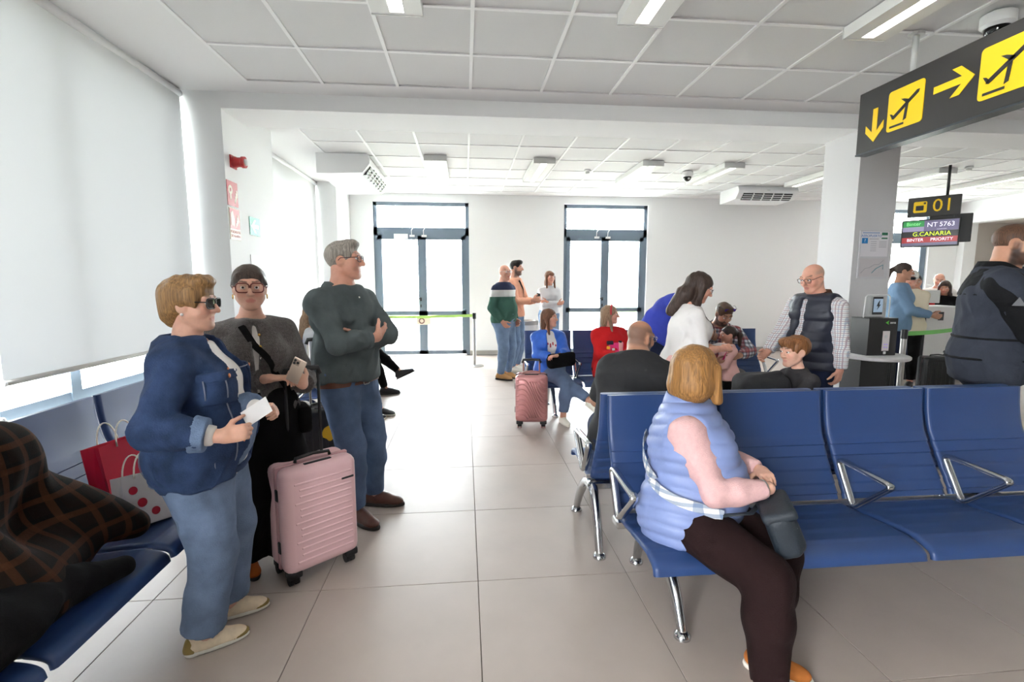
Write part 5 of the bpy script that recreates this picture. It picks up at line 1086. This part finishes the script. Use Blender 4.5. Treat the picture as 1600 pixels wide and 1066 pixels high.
# the vest: horizontal quilted ridges
vest_prims = []
vo = p.top('quilted_vest', M_vest, .032, 0, -.125, .50, .002, seed=91, h=.0085)
me = vo.data; co = np.empty(len(me.vertices) * 3, np.float32); me.vertices.foreach_get('co', co); co = co.reshape(-1, 3); nr = np.empty(len(me.vertices) * 3, np.float32); me.vertices.foreach_get('normal', nr); nr = nr.reshape(-1, 3)
ph = (co[:, 2] - .10 * np.abs(co[:, 0]) - .02 * np.sin(co[:, 1] * 9 + co[:, 0] * 7)) / .052; co += nr * ((np.abs(np.sin(ph * PI)) ** .55 - .6) * .011)[:, None]; me.vertices.foreach_set('co', co.ravel()); me.update()
collar(p, 'vest_collar', M_vest, .018, .49, .05, .004, 20, vo)
p.hair('bob', hair_mat('honey', HAIR['honey']), 12)
p.shoes(M_tanshoe, M_solew, M_lace)
bg = empty('crossbody_bag', L_, math.radians(Rz), 'dark teal shoulder bag with white patterned strap on the lap of the seated woman', 'bag')
M_bag = mat('bag_teal', (24, 33, 42), .6, var=.1, vscale=20, bump=.2, bscale=120)
M_strap = stripes_mat('woven_strap', (222, 220, 216), (80, 110, 150), 28, .45, .85, (0, 2))
so, pts = strap(p, (.30, 205, 0), (.05, 46, 0), .052, .042, 'strap', M_strap, bg, 22)
bc = np.array(lw(1.21, 1.68, .56)); bR = rot('z', 14) @ rot('x', 22)
pouch = to_obj('pouch', solid([rbx(bc, (.115, .048, .085), .03, bR, k=.01), rbx(bc + bR @ V3(0, .035, -.015), (.09, .03, .06), .022, bR, k=.015)], .007), M_bag, bg)
to_obj('flap', solid([rbx(bc + bR @ V3(0, .01, .075), (.112, .062, .022), .018, bR, k=.01)], .007), M_bag, pouch)
MB().tube([tuple(pts[-1]), tuple((pts[-1] + bc) / 2 + V3(0, 0, .03)), tuple(bc + bR @ V3(-.10, -.02, .07))], .012, 8, flat=.4).build('strap_end', M_bag, bg, True)
MB().tube([tuple(bc + bR @ V3(-.09 + .18 * t, .052 - .01 * math.sin(PI * t), .02)) for t in np.linspace(0, 1, 8)], .003, 6).build('zip', M_chrome, pouch, True)
MB().tube([tuple(bc + bR @ V3(-.112 + .012 * math.cos(t), -.0, .06 + .018 * math.sin(t))) for t in np.linspace(0, 2 * PI, 12)[:-1]], .003, 6, True).build('ring', M_chrome, bg, True)
wt = MB(); w0 = p.wr['R'] - p.fd['R'] * .02; wt.tube([tuple(w0 + .030 * (math.cos(t) * nz(np.cross(p.fd['R'], (0, 0, 1))) + math.sin(t) * nz(np.cross(p.fd['R'], np.cross(p.fd['R'], (0, 0, 1)))))) for t in np.linspace(0, 2 * PI, 16)[:-1]], .009, 8, True); wt.build('watch', M_steel, p.root, True)
# ================================================================== SITTERS ON THE WINDOW BENCH
M_ltop = mat('pale_grey_top', (206, 208, 214), .9, bump=.2, bscale=200, wr=.5)
L_, Rz = (-1.48, 5.42, 0), -90
p = Person(L_, Rz, 'seated woman with long light brown hair and pale top behind the grey-haired man', 1.64, 'f', 1.05, skin='fair', pelvis=(0, -.1, .55), lean=(-12, -6), head=(0, 4, 0), rh=(.12, .28, .66), lh=(-.12, .28, .66), rf=(.1, .42, 0), lf=(-.08, .5, 0), res=1.7)
p.body(); p.pants('jeans', M_jdark, .014, 1.95, .08); p.top('blouse', M_ltop, .016, 1.9, -.10, .49, .005); p.hair('long', hair_mat('ash', HAIR['ash']), 3); p.shoes(M_blkshoe, M_solew)
L_, Rz = (-1.55, 6.62, 0), -90
p = Person(L_, Rz, 'seated person in dark trousers further along the window bench, legs crossed', 1.72, 'm', 1.0, skin='tan', pelvis=(0, -.1, .55), lean=(-12, -6), head=(0, 4, 0), rh=(.12, .28, .66), lh=(-.12, .28, .66), rf=(.06, .46, 0), lf=(.0, .68, .22), lfp=25, res=2)
p.body(); p.pants('trousers', M_blkcl, .014, 1.95, .08); p.top('sweater', M_polo, .016, 1.9, -.10, .49, .005); p.hair('short', hair_mat('brown', HAIR['brown']), 3); p.shoes(M_blkshoe, M_rubber, boot=.04)
# ================================================================== FAR STANDING GROUP
def band_mat():
    m = mat('banded_knit', (58, 92, 82), .92, bump=.3, bscale=200, wr=.3); nt = m.node_tree; b = nt.nodes['Principled BSDF']; tc = [n for n in nt.nodes if n.type == 'TEX_COORD'][0]; sp = nt.nodes.new('ShaderNodeSeparateXYZ'); nt.links.new(tc.outputs['Object'], sp.inputs[0])
    cr = nt.nodes.new('ShaderNodeValToRGB'); cr.color_ramp.interpolation = 'CONSTANT'; mr = nt.nodes.new('ShaderNodeMapRange'); mr.inputs['From Min'].default_value = .8; mr.inputs['From Max'].default_value = 1.6; nt.links.new(sp.outputs[2], mr.inputs['Value']); nt.links.new(mr.outputs[0], cr.inputs[0])
    e = cr.color_ramp.elements; e[0].position = 0; e[0].color = srgb(66, 104, 92); e[1].position = .615; e[1].color = srgb(232, 232, 230); q = e.new(.745); q.color = srgb(52, 60, 88); nt.links.new(cr.outputs[0], b.inputs['Base Color']); return m
L_, Rz = (.60, 7.50, 0), -128
p = Person(L_, Rz, 'bald man in green, white and navy sweater, hands in jeans pockets', 1.76, 'm', 1.12, belly=.7, skin='pink', head=(-18, 0, 0), lean=(-3, 0), rh=(.20, .10, .92), lh=(-.20, .10, .92), relb=(.8, -1, 0), lelb=(-.8, -1, 0), res=1.5)
p.body(scalp=None, jowl=.5, brow=(140, 110, 90)); p.pants('jeans', M_jean3, .016, 1.98, .05, .005); jk = p.top('sweater', band_mat(), .02, 1.95, -.07, .50, .005, seed=8); p.glasses(M_wire, None, .027, .017); p.shoes(M_tan2, M_rubber)
M_peach = mat('peach_knit', (240, 178, 150), .92, bump=.2, bscale=200, wr=.4)
L_, Rz = (.83, 8.12, 0), -118
p = Person(L_, Rz, 'dark-haired man in peach sweater holding a phone behind the bald man', 1.86, 'm', 1.0, skin='pink', head=(4, 4, 0), rh=(.09, .36, 1.22), lh=(-.06, .36, 1.20), relb=(.6, -.6, -.8), lelb=(-.6, -.6, -.8), rhd=(-.5, .8, .2), lhd=(.5, .8, .2), res=1.7)
p.body(beard=(96, 80, 74)); p.pants('jeans', M_jean3, .014, 1.96, .05); p.top('sweater', M_peach, .017, 1.85, -.08, .49, .005, seed=14); p.hair('short', hair_mat('black', HAIR['black']), 5); p.shoes(M_wht, M_solew)
strap(p, (.46, 14, .06), (.12, -40, 0), .022, .035, 'bag_strap', M_blkcl, p.root)
q = MB().rbox(-.035, .035, -.004, .004, -.07, .07, .003, 1).build('smartphone', M_dark); q.location = (1.22, 7.98, 1.27); q.rotation_euler = (-.5, .2, .4); tag(q, 'dark phone held by the man in peach sweater', 'phone')
M_ptop = mat('pale_knit', (216, 218, 222), .92, bump=.3, bscale=200, wr=.4)
L_, Rz = (1.52, 8.72, 0), -170
p = Person(L_, Rz, 'woman in pale grey top with long brown hair, arms folded by the bin', 1.70, 'f', .98, skin='pink', head=(6, 0, 0), rh=(-.10, .20, 1.13), lh=(.10, .18, 1.16), relb=(1, .1, -.5), lelb=(-1, .1, -.5), rhd=(-.9, .1, .2), rhn=(0, -1, .2), lhd=(.9, -.2, .1), lhn=(0, -1, 0), res=1.7)
p.body(); p.pants('jeans', M_jean3, .012, 1.96, .08); p.top('sweater', M_ptop, .015, 1.9, -.03, .50, .004, seed=15); p.hair('fringe', hair_mat('auburn', HAIR['auburn']), 5); p.shoes(M_wht, M_solew)
# ================================================================== FAR BENCH SITTERS
M_bluej = mat('cobalt_nylon', (44, 98, 196), .55, var=.1, vscale=12, bump=.2, bscale=60, wr=.6)
L_, Rz = (.95, 5.38, 0), 186
p = Person(L_, Rz, 'woman in cobalt blue jacket sitting with legs crossed on the far bench', 1.46, 'f', 1.04, skin='pink', pelvis=(0, 0, .545), lean=(-14, -4), head=(50, -2, 0), rh=(.02, .25, .70), lh=(.0, .29, .72), relb=(1, -.5, -.5), lelb=(-1, -.5, -.5), rhd=(-.9, .4, 0), lhd=(.9, .3, 0), rhn=(0, 0, -1), lhn=(0, 0, -1),
           lf=(-.04, .40, 0), rf=(-.33, .62, .17), rkn=(-.1, .6, 1), lkn=(-.15, 1, .5), rfy=-22, rfp=-18, lfy=-6, res=1.35)
p.body(brow=(110, 80, 60)); p.pants('jeans', M_jgrey, .016, 1.86, .06, .005, seed=22); ts = p.top('t_shirt', M_tee, .010, .8, -.08, .485, .002); jk = p.top('jacket', M_bluej, .026, 1.86, -.12, .495, .007, seed=24, open_=.06, h=.0085)
c = p.sp(.30) + p.Rc[:, 1] * .12
for k in range(4): patch(p, 'print', mat('print_red', (190, 52, 60), .8), c + p.Rc[:, 0] * (-.045 + .03 * k) + p.Rc[:, 2] * .02 * (k % 2), (.009, .12, .012 + .006 * (k % 3)), p.Rc, .0135, ts, .005)
p.hair('half', hair_mat('auburn', HAIR['auburn']), 6); p.shoes(M_wht, M_solew, M_lace)
hb = np.array((1.03, 5.12, .66)); hbo = to_obj('handbag', solid([rbx((0, 0, 0), (.16, .06, .07), .05, rot('y', -8)), cap((-.13, -.02, .06), (.13, 0, .07), .02, k=.04)], .011, [(.004, (40, 40, 40), 3)]), M_blkcl, None); hbo.location = hb; tag(hbo, 'black soft handbag on the lap of the woman in blue jacket', 'handbag')
M_redk = mat('red_knit', (196, 34, 36), .92, bump=.35, bscale=160, wr=.4)
L_, Rz = (1.66, 5.40, 0), 190
p = Person(L_, Rz, 'woman in red printed sweater and red hairband on the far bench', 1.55, 'f', 1.16, belly=.4, bust=1.1, skin='pink', pelvis=(0, 0, .545), lean=(-14, -2), head=(58, 0, 0), rh=(.02, .27, .69), lh=(-.04, .30, .70), relb=(1, -.5, -.5), lelb=(-1, -.5, -.5), rhd=(-.9, .5, -.1), lhd=(.6, .7, 0), rhn=(0, 0, -1), lhn=(0, 0, -1), rf=(.02, .5, 0), lf=(-.22, .60, .14), lkn=(.1, .6, 1), lfp=-15, res=1.35)
p.body(brow=(120, 90, 66)); p.pants('trousers', M_blkcl, .014, 1.95, .06); jk = p.top('sweater', M_redk, .024, 1.9, -.12, .485, .006, seed=26)
c = p.sp(.22) + p.Rc[:, 1] * .14
patch(p, 'print_pink', mat('print_pink', (226, 52, 120), .8), c - p.Rc[:, 0] * .01, (.095, .14, .085), p.Rc, .029, jk, .006)
for dx, dz, w, h_, cl in ((.065, .085, .04, .022, (30, 26, 30)), (-.065, .03, .028, .06, (232, 170, 160)), (.045, -.02, .03, .016, (40, 30, 36)), (.03, .012, .018, .014, (238, 232, 226)), (-.06, .09, .02, .016, (34, 28, 32)), (.085, .03, .02, .018, (236, 170, 40))):
    patch(p, 'print_patch', mat('print_%d_%d_%d' % cl, cl, .8), c + p.Rc[:, 0] * dx + p.Rc[:, 2] * dz, (w, .14, h_), p.Rc, .032, jk, .005)
p.hair('half', hair_mat('ash', HAIR['ash']), 8); p.shoes(M_blkshoe, M_solew)
MB().tube([tuple(p.H(.088 * math.cos(t), .012, .035 + .092 * math.sin(t))) for t in np.linspace(-.3, PI + .3, 18)], .010, 6, flat=1.2).build('hairband', mat('band_red', (200, 52, 62), .8), p.root, True)
M_checkd = stripes_mat('dark_check', (206, 208, 214), (40, 46, 66), 26, .5, extra=(150, 60, 60), escale=9)
L_, Rz = (2.86, 5.30, 0), 168
p = Person(L_, Rz, 'bearded man in dark checked shirt leaning over the small girl', 1.76, 'm', 1.06, skin='tan', pelvis=(0, 0, .55), lean=(8, 24), head=(14, 34, 0), rh=(.14, .50, .66), lh=(-.10, .52, .74), relb=(1, -.2, -.3), lelb=(-1, -.2, -.3), rhd=(-.8, .6, 0), lhd=(.8, .6, 0), rf=(.22, .5, 0), lf=(-.2, .48, 0), res=1.35)
p.body(beard=(70, 52, 44)); p.pants('trousers', mat('grey_trouser', (122, 118, 118), .9, wr=.5, bump=.2, bscale=200), .016, 1.95, .06); jk = p.top('shirt', M_checkd, .018, 1.85, -.08, .495, .005, seed=28); collar(p, 'collar', M_checkd, .008, .49, .03, .012, 30, jk, .01); p.hair('short', hair_mat('brown', HAIR['brown']), 3); p.shoes(M_blkshoe, M_rubber)
p.glasses(M_blackfr, mat('violet_lens', (70, 40, 150), .1), .027, .018, head_top=True)
MB().tube([tuple(p.wr['R'] - p.fd['R'] * .03 + .032 * (math.cos(t) * nz(np.cross(p.fd['R'], (0, 0, 1))) + math.sin(t) * nz(np.cross(p.fd['R'], np.cross(p.fd['R'], (0, 0, 1)))))) for t in np.linspace(0, 2 * PI, 16)[:-1]], .008, 8, True).build('wristband', mat('band_orange', (206, 84, 40), .6), p.root, True)
M_gpink = mat('girl_pink', (238, 190, 184), .9, bump=.2, bscale=200, wr=.5)
L_, Rz = (2.78, 4.83, 0), 84
p = Person(L_, Rz, 'small girl in pink top with dark ponytail before the checked shirt', 1.0, 'c', 1.0, skin='pink', head=(0, 6, 0), headscale=1.10, rh=(.06, .20, .62), lh=(-.05, .20, .60), relb=(.5, -1, -.3), lelb=(-.5, -1, -.3), res=1.25)
p.body(); p.pants('leggings', M_blkcl, .01, 1.95, .05); jk = p.top('pink_top', M_gpink, .014, 1.85, -.12, .49, .004, flare=.03, seed=30); p.hair('pony', hair_mat('dark', HAIR['dark']), 5); p.shoes(M_gpink, M_solew)
strap(p, (.44, -40, -.05), (.05, 20, 0), .018, .022, 'strap', mat('print_pink', (226, 52, 120), .8), p.root)
# person bending in a blue top
M_bluet = mat('royal_jersey', (58, 70, 168), .9, bump=.2, bscale=200, wr=.4)
L_, Rz = (2.02, 4.75, 0), -72
p = Person(L_, Rz, 'person in royal blue top bending over behind the woman in white', 1.78, 'm', 1.06, skin='tan', pelvis=(0, -.12, .98), lean=(26, 58), head=(0, 50, 0), rh=(.14, .52, .95), lh=(-.14, .52, .95), rf=(.12, .05, 0), lf=(-.12, -.05, 0), res=1.6)
p.body(); p.pants('jeans', M_jdark, .014, 1.96, .02); p.top('blue_top', M_bluet, .018, .95, -.08, .49, .004, seed=33); p.hair('crop', hair_mat('brown', HAIR['brown']), 4); p.shoes(M_blkshoe, M_solew)
# ================================================================== MIDDLE GROUP
M_blktee = mat('black_tee', (46, 46, 48), .9, bump=.15, bscale=200, wr=.4)
L_, Rz = (1.05, 2.93, 0), -12
p = Person(L_, Rz, 'large bald bearded man in black T-shirt sitting with his back to the camera', 1.70, 'm', 1.46, belly=.6, shw=.80, side=7, skin='tan', pelvis=(0, -.02, .56), lean=(4, 30), head=(-46, 12, 0), rh=(.14, .44, .64), lh=(-.10, .44, .64), relb=(.6, .2, -1), lelb=(-.4, .3, -1), rf=(.2, .5, 0), lf=(-.2, .5, 0), neck_fwd=.1)
p.body(beard=(50, 38, 34), scalp=(112, 86, 74), jowl=1.); p.pants('trousers', M_jdark, .016, 1.95, .04); p.top('t_shirt', M_blktee, .016, .95, -.13, .505, .004, seed=35); p.glasses(M_wire, None, .028, .019); p.shoes(M_blkshoe, M_solew)
L_, Rz = (1.69, 3.62, 0), -98
p = Person(L_, Rz, 'woman in white T-shirt with long dark hair and clear glasses looking down', 1.57, 'f', 1.14, belly=.4, bust=1.3, skin='pink', lean=(4, 9), head=(-6, 24, 0), rh=(.07, .29, 1.00), lh=(-.05, .29, .99), relb=(.7, -1, -.4), lelb=(-.7, -1, -.4), rhd=(-.4, .9, .1), lhd=(.4, .9, .1), rhn=(-.7, 0, -.6), lhn=(.7, 0, -.6), rcurl=(35, 45, 30), lcurl=(35, 45, 30))
p.body(brow=(60, 44, 36)); p.pants('trousers', M_gpink, .014, 1.95, .06); p.top('t_shirt', mat('bright_cotton', (240, 236, 234), .9, bump=.15, bscale=200, wr=.4), .015, .92, -.08, .485, .005, seed=37); p.hair('long', hair_mat('dark', HAIR['dark']), 9); p.glasses(M_wire, None, .028, .020); p.shoes(M_wht, M_solew)
strap(p, (.46, 40, .05), (.10, 18, .0), .019, .007, 'lanyard', M_blkcl, p.root)
q = MB().box(-.075, .075, -.001, .001, -.035, .035).build('ticket', mat('paper', (250, 250, 250), .8)); q.location = (1.99, 3.56, 1.02); q.rotation_euler = (1.2, .2, .3); tag(q, 'white ticket in the hands of the woman in white T-shirt', 'paper')
M_boy = mat('dark_jersey', (56, 54, 56), .9, bump=.2, bscale=200, wr=.5)
L_, Rz = (2.20, 2.95, 0), 92
p = Person(L_, Rz, 'laughing boy in dark long-sleeved shirt sitting sideways on the second bench', 1.22, 'c', 1.08, skin='fair', pelvis=(0, -.02, .585), lean=(4, 8), head=(4, 6, 0), headscale=1.02, rh=(.08, .29, .83), lh=(-.08, .29, .83), relb=(.6, -1, -.6), lelb=(-.6, -1, -.6), rhd=(-.2, .95, .1), lhd=(.2, .95, .1), rf=(.08, .30, .42), lf=(-.10, .24, .42))
p.body(lips=(196, 120, 116)); p.pants('trousers', M_jdark, .012, 1.95, .05); jk = p.top('shirt', M_boy, .016, 1.9, -.10, .495, .005, seed=39)
c = p.sp(.30) + p.Rc[:, 1] * .08 + p.Rc[:, 0] * .03
for dx, dz, w, h_, cl in ((0, 0, .018, .010, (226, 222, 220)), (0, .016, .010, .010, (200, 90, 100)), (0, -.022, .022, .003, (226, 222, 220))): patch(p, 'print_patch', mat('print_%d_%d_%d' % cl, cl, .8), c + p.Rc[:, 0] * dx + p.Rc[:, 2] * dz, (w, .12, h_), p.Rc, .019, jk, .004)
p.hair('boy', hair_mat('chestnut', HAIR['chestnut']), 6); p.shoes(M_blkshoe, M_solew)
bp = to_obj('backpack', solid([rbx((0, 0, .13), (.17, .11, .13), .07), rbx((-.06, -.05, .10), (.09, .09, .07), .04, k=.03), cap((-.10, -.06, .24), (.08, -.06, .27), .018, k=.02)], .008, [(.005, (34, 34, 34), 5)]), mat('black_nylon', (30, 30, 34), .7, bump=.2, bscale=100, wr=.5), None); bp.location = (1.93, 2.95, .655); tag(bp, 'black backpack on the second bench in front of the boy', 'backpack')
MB().prism([(-.03, 0), (.0, .012), (.03, .008), (.01, .002), (.02, -.012)], -.148, -.144, 'y').build('red_logo', mat('logo_red', (206, 62, 50), .6), bp).location = (-.03, .0, .13)
M_navyv = mat('navy_vest', (26, 30, 46), .55, var=.1, vscale=10, bump=.2, bscale=40, wr=.4); M_checkl = stripes_mat('light_check', (228, 226, 224), (132, 142, 166), 62, .35, extra=(170, 140, 140), escale=31)
L_, Rz = (2.98, 3.84, 0), 104
p = Person(L_, Rz, 'bald man with glasses in navy padded vest over light checked shirt', 1.645, 'm', 1.16, belly=.8, skin='pink', lean=(0, 6), head=(0, 20, 0), lh=(-.25, .02, .78), rh=(.16, .40, .84), relb=(.6, -1, -.1), lelb=(-.5, -1, 0), rhd=(.1, .8, -.5), lhd=(0, .2, -1), rcurl=(30, 40, 30))
p.body(scalp=(170, 140, 124), jowl=1., brow=(130, 106, 92)); p.pants('jeans', M_jdark, .016, 1.96, .02); sh = p.top('shirt', M_checkl, .016, 1.94, -.08, .50, .005, seed=43, sleeve_off=.02); collar(p, 'collar', M_checkl, .008, .492, .03, .012, 30, sh, .01)
vo = p.top('padded_vest', M_navyv, .036, 0, -.13, .495, .003, seed=45, open_=.03); collar(p, 'vest_collar', mat('brown_suede', (84, 56, 40), .9), .018, .492, .045, .006, 34, vo)
me = vo.data; co = np.empty(len(me.vertices) * 3, np.float32); me.vertices.foreach_get('co', co); co = co.reshape(-1, 3); nr = np.empty(len(me.vertices) * 3, np.float32); me.vertices.foreach_get('normal', nr); nr = nr.reshape(-1, 3); co += nr * ((np.abs(np.sin(co[:, 2] / .085 * PI)) ** .5 - .6) * .010)[:, None]; me.vertices.foreach_set('co', co.ravel()); me.update()
p.glasses(M_blackfr, None, .028, .018); p.shoes(M_shoeb, M_rubber)
# man at the right edge in a dark work jacket
M_wj = mat('slate_shell', (50, 54, 64), .85, var=.1, vscale=12, bump=.2, bscale=120, wr=.6); M_wjb = mat('black_shell_cloth', (20, 20, 22), .85, var=.1, vscale=12, bump=.2, bscale=120, wr=.6)
L_, Rz = (3.46, 2.86, 0), -136
p = Person(L_, Rz, 'bearded man in dark work jacket standing at the right picture edge', 1.86, 'm', 1.22, belly=.4, skin='tan', lean=(0, 3), head=(-6, 8, 0), rh=(.10, .40, 1.20), lh=(-.06, .42, 1.20), relb=(.8, -.8, -.5), lelb=(-.8, -.8, -.5), rhd=(-.4, .9, .1), lhd=(.4, .9, .1))
p.body(beard=(44, 32, 28)); p.pants('trousers', mat('navy_trouser', (26, 28, 40), .9, wr=.5, bump=.2, bscale=200), .02, 1.97, .0); jk = p.top('work_jacket', M_wj, .034, 1.94, -.15, .505, .008, seed=47, sleeve_off=.034)
patch(p, 'shoulder_yoke', M_wjb, p.sp(.42), (.40, .40, .09), p.Rc, .038, jk, .009)
for key in 'RL': to_obj('sleeve', solid([q.grow(.038) for q in p.arm[key] + p.farm[key]], .009, [(.007, (28, 28, 20), 50)], cuts=[p.cutp(key, 'farm', .95)] if False else ()), M_wjb, jk)
for w in (.10, -.02): patch(p, 'jacket_seam', M_wjb, p.sp(w), (.45, .45, .008), p.Rp, .046, jk, .008)
collar(p, 'jacket_collar', M_wjb, .022, .50, .05, .006, 26, jk); p.hair('crop', hair_mat('brown', (52, 38, 32)), 4); p.shoes(M_blkshoe, M_rubber)
ld = strap(p, (.46, 24, .06), (.18, 6, 0), .042, .014, 'lanyard', mat('lanyard_dark', (60, 30, 30), .7), p.root)
MB().prism([(-.03, -.02), (.03, -.02), (0, .032)], 0, .003, 'z').build('sleeve_emblem', mat('emblem_grey', (90, 90, 94), .6), jk).matrix_local = Matrix.Translation(push_out([q.grow(.042) for q in p.arm['R']], p.sh['R'] * .6 + p.el['R'] * .4, V3(1, 0, .1), .002)) @ Vector((1, 0, .1)).to_track_quat('Z', 'Y').to_matrix().to_4x4()
# ================================================================== CHECK-IN GROUP
M_blsw = mat('dusty_blue_knit', (110, 136, 164), .92, bump=.3, bscale=160, wr=.4)
p = Person((5.85, 6.05, 0), -130, 'woman in dusty blue sweater with dark ponytail at the check-in desk', 1.76, 'f', 1.12, skin='tan', head=(0, 8, 0), rh=(.08, .36, 1.08), lh=(-.08, .36, 1.08), res=1.6); p.body(); p.pants('jeans', M_jdark, .014, 1.96, .06); p.top('sweater', M_blsw, .022, 1.9, -.10, .49, .005, seed=53); p.hair('pony', hair_mat('dark', HAIR['dark']), 3); p.shoes(M_blkshoe, M_solew)
p = Person((6.38, 6.42, 0), 130, 'white-haired woman in sunglasses and cream top at the check-in desk', 1.66, 'f', 1.1, skin='pink', head=(0, 4, 0), rh=(.06, .34, 1.10), lh=(-.06, .34, 1.10), res=1.8); p.body(); p.pants('trousers', M_blkcl, .014, 1.96, .06); p.top('cream_top', mat('cream_knit', (226, 214, 190), .9, bump=.2, bscale=150), .02, 1.9, -.10, .49, .004); p.hair('layered', hair_mat('white', HAIR['white']), 3); p.glasses(M_blackfr, M_sun, .03, .02, r=.004); p.shoes(M_blkshoe, M_rubber)
p = Person((7.75, 7.7, 0), 140, 'person in red top partly hidden behind the check-in desk', 1.62, 'm', 1.1, skin='tan', head=(0, 10, 0), res=2); p.body(); p.pants('trousers', M_blkcl, .014, 1.96, .06); p.top('red_top', mat('red_cotton', (190, 40, 44), .9), .02, 1.9, -.10, .49, .004); p.hair('crop', hair_mat('black', HAIR['black']), 3); p.shoes(M_blkshoe, M_rubber)
p = Person((8.5, 8.0, 0), 136, 'balding man in white shirt behind the check-in desk', 1.66, 'm', 1.1, skin='pink', head=(0, 18, 0), lean=(2, 8), res=1.8); p.body(scalp=(120, 96, 84)); p.pants('trousers', M_jdark, .014, 1.96, .06); p.top('shirt', M_tee, .02, 1.9, -.08, .49, .004); p.shoes(M_blkshoe, M_rubber)
p = Person((8.2, 7.58, 0), 120, 'dark-haired desk agent in black uniform behind the check-in counter', 1.52, 'f', 1.0, skin='tan', head=(10, 16, 0), lean=(2, 6), res=1.7); p.body(); p.pants('trousers', M_blkcl, .014, 1.96, .06); p.top('uniform', M_blkcl, .02, 1.9, -.08, .49, .004); p.hair('long', hair_mat('dark', HAIR['dark']), 3); p.shoes(M_blkshoe, M_rubber)
# ================================================================== THINGS ON THE NEAR LEFT BENCH
def plaid():
    m = stripes_mat('brown_plaid', (30, 21, 16), (17, 19, 17), 13, .42, .95, (1, 2), extra=(74, 44, 26), escale=13); return m
ct = []
rg = np.random.RandomState(3)
ct += [ell((.0, .0, .30), (.16, .36, .30), rot('y', 18), k=.10), ell((.10, .10, .12), (.22, .34, .12), k=.10), cap((.0, .26, .34), (.30, .46, .10), .11, .06, k=.10), cap((-.05, -.30, .42), (.05, .18, .50), .10, .10, k=.12), cap((.12, -.1, .40), (.34, .02, .05), .06, .05, k=.10)]
co_ = to_obj('plaid_coat', solid(ct, .011, [(.012, (13, 13, 13), 4), (.010, (22, 22, 16), 9, 1)]), plaid(), None); co_.location = (-1.66, 1.56, .42); tag(co_, 'dark brown plaid coat thrown over the near left bench', 'coat')
sc_ = to_obj('lining', solid([cap((.26, -.30, .05), (.10, .0, .34), .05, .04, k=.03), cap((.30, -.25, .03), (.32, .10, .06), .06, .05, k=.05)], .010, [(.008, (30, 30, 30), 5, 1)]), M_blkcl, co_)
MB().tube([tuple(V3(.19, -.28 + .09 * k, .46 - .028 * k * k * .9)) for k in range(5)], .006, 6).build('piping', mat('piping_tan', (150, 110, 66), .8), co_, True)
jb = to_obj('black_jacket', solid([ell((0, 0, .10), (.20, .30, .10), k=.06), cap((.08, .18, .08), (.16, .40, .05), .06, .04, k=.06), ell((.05, -.20, .12), (.16, .20, .12), k=.06)], .011, [(.010, (20, 20, 20), 14, 1)]), M_blkcl, None); jb.location = (-1.44, 1.42, .41); tag(jb, 'black jacket lying on the near left bench below the plaid coat', 'jacket')
# gift bag: red with a white dotted front
M_gred = mat('gift_red', (190, 22, 52), .45); M_gwhite = mat('gift_white', (226, 220, 220), .4)
def gift_bag(loc, rz, w, d, h, label, m, dots=False, tilt=(0, 0)):
    r = empty('gift_bag', loc, rz, label, 'gift bag'); r.rotation_euler = (tilt[0], tilt[1], rz); b = MB(); t = .002
    b.box(-w / 2, w / 2, -d / 2, -d / 2 + t, 0, h).box(-w / 2, w / 2, d / 2 - t, d / 2, 0, h).box(-w / 2, w / 2, -d / 2, d / 2, 0, t)
    b.build('bag_body', m, r)
    for s in (-1, 1): MB().add([(s * w / 2, -d / 2, 0), (s * w / 2, 0, 0), (s * (w / 2 - .02), 0, h), (s * w / 2, -d / 2, h)], [(0, 1, 2, 3)]).add([(s * w / 2, d / 2, 0), (s * w / 2, 0, 0), (s * (w / 2 - .02), 0, h), (s * w / 2, d / 2, h)], [(0, 1, 2, 3)]).build('gusset', m, r)
    for s in (-1, 1): MB().tube([(-.05 * math.cos(t), s * d / 2 + s * .003, h - .02 + .11 * math.sin(t)) for t in np.linspace(0, PI, 15)], .0035, 6).build('handle', M_solew, r, True)
    if dots:
        for (x, z, q) in ((-.06, .16, .018), (.03, .18, .015), (-.03, .10, .02), (.065, .12, .016), (.02, .05, .018), (-.07, .04, .015)): MB().prism([(x + q * math.cos(a), z + q * math.sin(a)) for a in np.linspace(0, 2 * PI, 16)[:-1]], -d / 2 - .0015, -d / 2, 'y').build('dot', M_gred, r)
    return r
gift_bag((-1.58, 2.36, .42), math.radians(75), .26, .10, .35, 'plain red gift bag standing against the bench back', M_gred, False, (-.18, 0))
gift_bag((-1.44, 2.22, .42), math.radians(62), .20, .08, .23, 'white gift bag with red dots in front of the red bag', M_gwhite, True, (-.30, .12))
